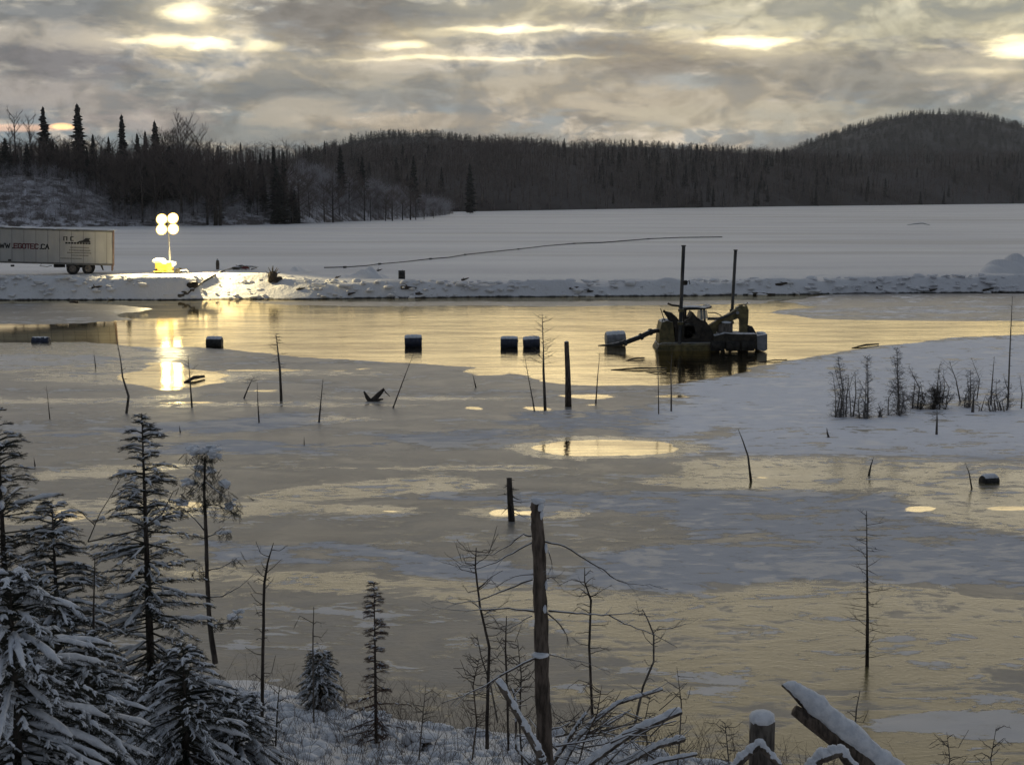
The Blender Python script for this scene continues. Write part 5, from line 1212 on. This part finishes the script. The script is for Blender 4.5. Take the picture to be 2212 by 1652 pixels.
# broken trunk with long bare branches
def zx(x): return 896 + x * .3904
def zy(y): return 1007 + y * .3904
Z = lambda *a: [(zx(x), zy(y)) for x, y in a]
BRS = [[5, *Z((720, 415), (830, 440), (940, 510), (1040, 570), (1100, 620), (1180, 650), (1300, 655), (1400, 680))], [5.5, *Z((740, 800), (860, 805), (960, 820), (1070, 820), (1160, 870), (1260, 905), (1340, 940), (1450, 1000))],
    [4, *Z((735, 815), (800, 870), (840, 930), (850, 990))], [3, *Z((740, 1040), (830, 1060), (960, 1090), (1060, 1130))], [4, *Z((735, 620), (760, 612), (790, 615))], [4.5, *Z((645, 385), (600, 375), (530, 430), (430, 490), (350, 490))],
    [4.5, *Z((650, 420), (540, 480), (450, 530), (350, 565), (240, 555), (150, 530))], [3.5, *Z((660, 600), (580, 600), (500, 630), (450, 670))], [5, *Z((650, 625), (560, 660), (440, 710), (340, 745), (220, 755), (110, 740))],
    [5, *Z((660, 800), (520, 785), (400, 790), (280, 800), (100, 780))], [3.5, *Z((650, 825), (580, 865), (500, 910))], [7, *Z((680, 1050), (600, 1090), (450, 1170), (380, 1220), (260, 1270), (150, 1310))],
    [3, *Z((1070, 820), (1200, 815), (1320, 830))], [3, *Z((1340, 905), (1430, 890), (1500, 870))], [3.5, *Z((700, 1200), (740, 1290), (770, 1360))], [2.5, *Z((740, 470), (760, 540), (750, 580))]]
YT = 16.0
o, tb0, tpm = poly_tree('broken_trunk', YT, [(1182, 1760), (1178, 1640), (1172, 1500), (1170, 1400), (1167, 1300), (1163, 1180), (1160, 1110), (1158, 1084)], [40, 38, 34, 32, 31, 29, 27, 25], BRS,
    'large broken dead trunk with a snowy tip and long bare side branches', 'dead tree', 'bark_brown', 'twig_snowy', bw=4.5, sub=7, subl=40, seed=11)
b = MB()
for cx_, cy_, r_ in [(1160, 1080, (.075, .075, .035)), (1168, 1092, (.035, .05, .06)), (1170, 1112, (.025, .04, .05)), (1176, 1310, (.03, .05, .05)), (1172, 1410, (.09, .085, .028)), (1180, 1260, (.02, .04, .05)), (1180, 1180, (.015, .04, .06))]:
    q = PT(cx_, cy_, YT) - tb0; b = MB(); b.lump((q.x, -.06, q.z), r_, seed=int(cy_), amp=.3); b.build('snow', 'snow_clump', o, True)
# thin bare trees near
TH = [
 (17.0, [(566, 1720), (566, 1560), (568, 1400), (571, 1260), (578, 1215), (591, 1172)], [9, 8, 7, 6, 4, 1.5], 26, 26, 'thin dark bare trunk with short twigs right of the spindly spruce', 'bark_dark', 5),
 (18.0, Z((400, 1560), (400, 1400), (412, 1000), (360, 770), (335, 560), (340, 450)), [9, 8, 6, 5, 4, 2], 34, 44, 'forking sapling with many twigs left of the broken trunk', 'bark_dark', 6),
 (19.0, Z((985, 1440), (980, 1320), (965, 1000), (975, 740), (940, 640), (940, 560)), [7, 6, 5.5, 5, 3, 1.5], 22, 36, 'slim upright sapling right of the broken trunk', 'bark_dark', 7),
 (19.5, Z((1220, 1420), (1262, 1220), (1322, 1080), (1322, 930), (1290, 850), (1260, 790)), [6, 5, 4.5, 4, 3, 1.5], 14, 24, 'slim curved sapling arching right of the broken trunk', 'bark_grey', 8),
 (20.0, [(1862, 1700), (1845, 1600), (1850, 1530), (1858, 1490)], [5, 4.5, 3, 1.5], 10, 26, 'thin sapling rising in front of the split log at the right', 'bark_grey', 9),
 (20.5, [(678, 1560), (676, 1440), (676, 1370), (678, 1310)], [4, 3.5, 3, 1.5], 9, 40, 'fine upright twig tree behind the small snow capped spruce', 'bark_grey', 10),
 (18.5, [(1098, 1620), (1096, 1500), (1092, 1400), (1094, 1330)], [5, 5, 4, 2], 22, 30, 'leafy thin sapling hidden left of the broken trunk', 'bark_dark', 12),
 (16.5, [(590, 1700), (596, 1600), (600, 1520), (604, 1480)], [4, 4, 3, 1.5], 10, 20, 'short twig beside the thin dark bare trunk', 'bark_dark', 13),
 (16.0, [(206, 1640), (204, 1480), (202, 1330), (205, 1200)], [6, 6, 5, 2], 8, 20, 'thin dead stem standing in front of the main left spruce', 'bark_dark', 14),
 (21.0, [(1075, 1560), (1060, 1480), (1040, 1420), (1030, 1370)], [4, 3.5, 3, 1], 14, 24, 'small leaning twig tree left of the forking sapling', 'bark_grey', 15),
 (19.0, [(1460, 1700), (1468, 1600), (1472, 1520), (1462, 1440)], [4, 3.5, 2.5, 1], 14, 30, 'thin sapling at the right end of the log pile', 'bark_grey', 16),
 (17.5, [(1130, 1680), (1122, 1560), (1126, 1460), (1118, 1380)], [4.5, 4, 3, 1], 40, 34, 'dense brown twig tree touching the left side of the broken trunk', 'bark_dark', 18),
 (18.2, [(1020, 1640), (1030, 1560), (1022, 1480), (1035, 1420)], [4, 3.5, 3, 1], 34, 34, 'dense brown twig bush above the bottom snow left of the leaning pale log', 'bark_brown', 19),
 (17.2, [(1240, 1690), (1262, 1600), (1290, 1540), (1300, 1480)], [4, 3.5, 3, 1], 36, 36, 'brown twig bush growing through the log pile', 'bark_brown', 20),
 (17.4, [(1390, 1700), (1400, 1620), (1392, 1560), (1405, 1500)], [4, 3.5, 3, 1], 34, 32, 'brown twig bush behind the end of the thick snowy log', 'bark_grey', 22),
 (19.0, [(1580, 1700), (1572, 1620), (1566, 1560)], [3.5, 3, 1], 18, 30, 'twiggy bush left of the snow capped stump', 'bark_grey', 23),
 (19.5, [(2040, 1700), (2052, 1640), (2045, 1580)], [3, 2.5, 1], 16, 30, 'twiggy bush right of the split log', 'bark_grey', 24),
 (19.6, [(2150, 1720), (2140, 1640), (2152, 1570)], [3, 2.5, 1], 16, 34, 'faint twiggy bush in the bottom right corner', 'bark_grey', 25),
 (18.6, [(905, 1640), (912, 1560), (920, 1480)], [3.5, 3, 1], 12, 30, 'small bare twig bush above the dark hollow', 'bark_grey', 17)]
for Y, tr_, wd, tw_, tl_, lab, mt, sd in TH:
    rn_ = random.Random(sd); brs = []
    n = len(tr_)
    for k in range(tw_):
        f = rn_.uniform(.22, .98) * (n - 1); i = min(int(f), n - 2); t = f - i; q = (tr_[i][0] * (1 - t) + tr_[i + 1][0] * t, tr_[i][1] * (1 - t) + tr_[i + 1][1] * t); s = rn_.choice((-1, 1)); l = tl_ * rn_.uniform(.35, 1.5)
        brs.append([2.2, q, (q[0] + s * l * .5, q[1] - l * rn_.uniform(-.1, .5)), (q[0] + s * l * rn_.uniform(.7, 1.1), q[1] - l * rn_.uniform(-.2, 1.0))])
    poly_tree('bare_sapling', Y, tr_, wd, brs, lab, 'sapling', mt, mt, sub=3, subl=tl_ * .5, seed=sd, group='bare saplings on the near bank')
# arching branches from the left spruce
poly_tree('arching_branch', 17.5, [(190, 1170), (300, 1145), (350, 1110), (375, 1060)], [3, 4, 3, 1.5], [[3, (190, 1170), (215, 1110), (245, 1060), (262, 1030)], [2.5, (240, 1075), (275, 1055), (300, 1050)], [2.5, (205, 1135), (180, 1110), (150, 1095)], [2.5, (350, 1110), (330, 1080), (295, 1080)]], 'bare arching branch between the broken spruce and the main spruce', 'branch', 'bark_grey', 'bark_grey', sub=5, subl=30, seed=21)

# logs
def snow_strip(pts, rad, up=.62, wid=.86, amp=.35):
    b = MB(); n = len(pts); N = n * 5; P = []; Rr = []
    ph = random.uniform(0, 9)
    for i in range(N + 1):
        f = i / N * (n - 1) * .999; k = int(f); q = pts[k].lerp(pts[k + 1], f - k); r_ = rad[k] * (1 - (f - k)) + rad[k + 1] * (f - k)
        m = 1 + amp * (.5 * math.sin(i * .55 + ph) + .3 * math.sin(i * 1.31 + 2 * ph) + random.uniform(-.25, .25)); e = min(1, i / 2.5, (N - i) / 2.5) ** .5 if 0 < i < N else .05
        P.append(q + Vector((0, -.1 * r_, r_ * (up + .12 * (m - 1))))); Rr.append(max(.004, r_ * wid * m * e))
    b.tube(P, Rr, 9, lump=.10); return b
def log(pts, w, Y, label, mat='log_snowy', name='fallen_log', sides=12, snow=True, group='fallen logs at the near shore', twl=0, Y2=None, taper=.6):
    P_ = []; n = len(pts); Y2 = Y if Y2 is None else Y2
    for i, (x, y) in enumerate(pts): P_.append(PT(x, y, Y + (Y2 - Y) * i / (n - 1)))
    o = thing(name, P_[0], label, 'log', group); L = [p - P_[0] for p in P_]; pm = Y / FPX; fin = []; fr = []
    for i in range(n - 1):
        for j in range(4): t = j / 4; g_ = (i + t) / (n - 1); fin.append(L[i].lerp(L[i + 1], t)); fr.append(w * pm / 2 * (1 - (1 - taper) * g_))
    fin.append(L[-1]); fr.append(w * pm / 2 * taper); b = MB(); b.tube(fin, fr, sides, lump=.10); b.build('trunk', mat, o, True)
    if snow:
        b = snow_strip(fin, fr)
        b.build('snow', 'snow_clump', o, True)
    if twl:
        b = MB()
        for _ in range(14):
            f = random.uniform(.2, .999) * (len(fin) - 1); k = int(f); q = fin[k].lerp(fin[k + 1], f - k); d = Vector((random.uniform(-.4, 1), random.uniform(-.6, .6), random.uniform(-.3, .8))); b.tube([q, q + d * twl * .5, q + d * twl * random.uniform(.6, 1.2)], [.008, .006, .002], 4)
        b.build('branches', 'twig_snowy', o)
    return o
log(Z((715, 1680), (700, 1600), (580, 1390), (462, 1180)), 20, 15.4, 'pale snow covered log leaning against the broken trunk from the left', taper=.8)
log(Z((800, 1680), (900, 1500), (1000, 1400), (1120, 1310), (1370, 1230)), 14, 17.2, 'thin snowy log rising to the right behind the broken trunk', twl=.35, Y2=18)
log(Z((850, 1720), (960, 1640), (1200, 1470), (1470, 1350)), 20, 16.2, 'thick snowy log slanting up to the right from the broken trunk', Y2=17, taper=.9)
log(Z((1040, 1700), (1200, 1620), (1350, 1540), (1490, 1505)), 17, 16.6, 'lower snowy log of the pile, beneath the thick one', Y2=17.2, taper=.9, twl=.2)
log(Z((1180, 1700), (1350, 1630), (1560, 1590)), 15, 16.2, 'bottom snowy log of the pile at the picture edge', Y2=16.6)
log(Z((760, 1640), (830, 1540), (900, 1430), (950, 1360)), 12, 16.8, 'short steep snowy stick just right of the broken trunk', twl=.25)
log(Z((640, 1650), (560, 1560), (560, 1300), (540, 1230)), 7, 16.6, 'thin snowy stick crossing behind the leaning pale log', twl=.2, name='fallen_stick')
def zx2(x): return 1493.5 + x * .4318
def zy2(y): return 938.8 + y * .4318
Z2 = lambda *a: [(zx2(x), zy2(y)) for x, y in a]
# split log
P0 = Z2((440, 1250), (540, 1240), (640, 1320), (800, 1440), (940, 1560), (1120, 1720)); YL = 18.0
o = thing('split_log', PT(*P0[0], YL), 'large split log with thick snow jutting over the ice at the lower right', 'log'); bs = PT(*P0[0], YL)
def LP(x, y, dd=0): return PT(zx2(x), zy2(y), YL + dd) - bs
b = MB(); pp = [LP(515, 1375), LP(600, 1430), LP(700, 1505), LP(800, 1580), LP(920, 1670), LP(1060, 1790)]; b.tube(pp, [.07, .105, .125, .135, .14, .14], 14, lump=.08); b.build('trunk', 'bark_brown', o, True)
b = MB(); pp = [LP(452, 1252, .1), LP(500, 1275, .1), LP(560, 1330, .08), LP(640, 1395, .05), LP(740, 1470, .05)]; b.tube(pp, [.012, .05, .075, .09, .10], 10, lump=.12); b.build('splinter', 'bark_brown', o, True)
sp_ = [LP(x, y) for x, y in ((455, 1248), (500, 1256), (560, 1296), (620, 1352), (700, 1420), (790, 1495), (880, 1570), (980, 1655), (1090, 1750))]
b = snow_strip(sp_, [.03, .07, .12, .14, .15, .15, .15, .15, .15], up=.1, wid=1.0, amp=.2)
b.build('snow', 'snow_clump', o, True)
# snow topped stump
q = PT(1647, 1552, 16.5); g = NZ(q.x, 16.5) - .3; o = thing('stump', (q.x, 16.5, g), 'thick grey stump with a round snow cap at the bottom right', 'stump'); Hh = q.z - g
b = MB(); b.tube([(0.02, 0, 0), (0, 0, Hh * .5), (0, 0, Hh - .02), (0, 0, Hh)], [.19, .155, .15, .13], 16, lump=.09); b.build('trunk', 'bark_snowy', o, True)
b = MB(); b.lump((0, 0, Hh + .02), (.165, .165, .10), seed=71, amp=.08); b.build('snow_cap', 'snow_clump', o, True)
b = MB(); b.tube([(-.12, -.1, .3), (-.3, -.12, .55), (-.42, -.1, .85)], [.03, .02, .006], 5); b.tube([(.1, -.1, .2), (.35, -.1, .3)], [.05, .02], 6); b.build('side_branch', 'twig_snowy', o)
log([(1560, 1700), (1600, 1640), (1640, 1606), (1690, 1660)], 26, 16.2, 'snowy root arching at the left foot of the snow capped stump', name='root', group='roots at the near shore')
log([(1730, 1690), (1770, 1636), (1815, 1622), (1860, 1680)], 34, 16.6, 'snow covered root hump under the split log', name='root', group='roots at the near shore')
# heap of snowy brushwood around the logs
q0 = PT(1330, 1640, 17.0); o = thing('brush_pile', q0, 'tangled heap of snow dusted sticks lying over the log pile', 'brushwood'); rn = random.Random(31)
for nm, mt, cnt in (('snowy_sticks', 'log_snowy', 46), ('bare_sticks', 'bark_grey', 60)):
    b = MB()
    for _ in range(cnt):
        px = rn.uniform(1180, 1500); py = rn.uniform(1560, 1690) - max(0, (px - 1180)) * rn.uniform(0, .22); Y = rn.uniform(16.4, 18.2); a_ = PT(px, py, Y) - q0; an = rn.choice((rn.uniform(.2, .9), rn.uniform(.1, .6), rn.uniform(2.2, 2.9))); l = rn.uniform(.25, .7)
        if px > 1440: continue
        d = Vector((math.cos(an), rn.uniform(-.4, .4), math.sin(an) * .8)) * l; r_ = rn.uniform(.006, .020) if nm[0] == 's' else rn.uniform(.004, .010)
        b.tube([a_, a_ + d * .5 + Vector((0, 0, rn.uniform(-.04, .06))), a_ + d], [r_, r_ * .8, r_ * .4], 5)
    tag(b.build(nm, mt, o, True), kind='stuff')
# dark hollow bush
q = near_pt(908, 1618); o = thing('dark_tuft', q, 'dark round tuft of needles under the snow at the bottom centre', 'tuft', ); tb = TB(); m_ = 220
rn = np.random.default_rng(5); D = rn.normal(size=(m_, 3)); D[:, 2] = np.abs(D[:, 2]) * .8; D /= np.linalg.norm(D, axis=1, keepdims=True); P = D * rn.uniform(.02, .10, (m_, 1)); tb.add(*SPG[1], frame_mats(P, D, rn.uniform(.08, .16, m_), rn.uniform(0, 3, m_))); tb.build('needles', 'needles', o)
b = MB(); b.lump((0, .08, .20), (.26, .2, .08), seed=81); b.lump((-.15, .1, .12), (.15, .15, .1), seed=82); b.build('snow_cap', 'snow_clump', o, True)
# undergrowth: twigs and snow lumps over the near bank (uncountable)
rn = random.Random(9); b = MB(); ct = 0
while ct < 4200:
    px = rn.uniform(-200, 2400); x = rn.uniform(-9.5, 9.5); y = rn.uniform(13.5, 24)
    shy_ = float(np.interp(x, _nsx, _nsy))
    if y > shy_ + .9: continue
    dens_ = .9 if x > -3 else .6
    if rn.random() > dens_: continue
    z = max(NZ(x, y), 0) - .03; h = rn.uniform(.15, .75) * (1.2 if x > 2.5 else 1); d = Vector((rn.uniform(-.5, .5), rn.uniform(-.4, .4), 1)); p0 = Vector((x, y, z)); p1 = p0 + d * h * .5; p2 = p1 + Vector((d.x * 1.5 + rn.uniform(-.3, .3), d.y, .8)) * h * .5
    r0 = rn.uniform(.002, .0045); b.tube([p0, p1, p2], [r0, r0 * .8, r0 * .35], 3, cap=False); ct += 1
    for _ in range(3):
        q = p0.lerp(p1, rn.uniform(.4, 1)) if rn.random() < .4 else p1.lerp(p2, rn.random()); b.tube([q, q + Vector((rn.uniform(-1, 1), rn.uniform(-1, 1), rn.uniform(.1, 1))) * h * .28], [r0 * .6, r0 * .3], 3, cap=False)
tag(b.build('undergrowth', 'bark_brown'), 'dry brown twigs sticking out of the near snow', 'undergrowth', kind='stuff')
b = MB(); ct = 0
while ct < 1500:
    x = rn.uniform(-9.5, 9.5); y = rn.uniform(14, 24); shy_ = float(np.interp(x, _nsx, _nsy))
    if y > shy_ + .15: continue
    z = NZ(x, y); r_ = rn.uniform(.03, .13); b.lump((x, y, z + r_ * .15), (r_ * rn.uniform(1, 2.2), r_ * rn.uniform(.8, 1.4), r_ * rn.uniform(.5, .8)), seed=rn.random(), amp=.3); ct += 1
tag(b.build('snow_clods', 'snow_clump', None, True), 'loose clods of snow on the near bank', 'snow', kind='stuff')

# thin dusk air
b = MB(); b.box((0, 1400, 140), (5200, 3400, 284)); hz = b.build('haze', [], None)
m = bpy.data.materials.new('haze_air'); m.use_nodes = True; nt = m.node_tree; nt.nodes.clear()
pv = nt.nodes.new('ShaderNodeVolumePrincipled'); pv.inputs['Color'].default_value = (.86, .90, .95, 1); pv.inputs['Density'].default_value = .00011; pv.inputs['Anisotropy'].default_value = .3
oo = nt.nodes.new('ShaderNodeOutputMaterial'); nt.links.new(pv.outputs[0], oo.inputs['Volume']); hz.data.materials.append(m)
tag(hz, 'thin grey dusk haze in the air over the whole place', kind='stuff')
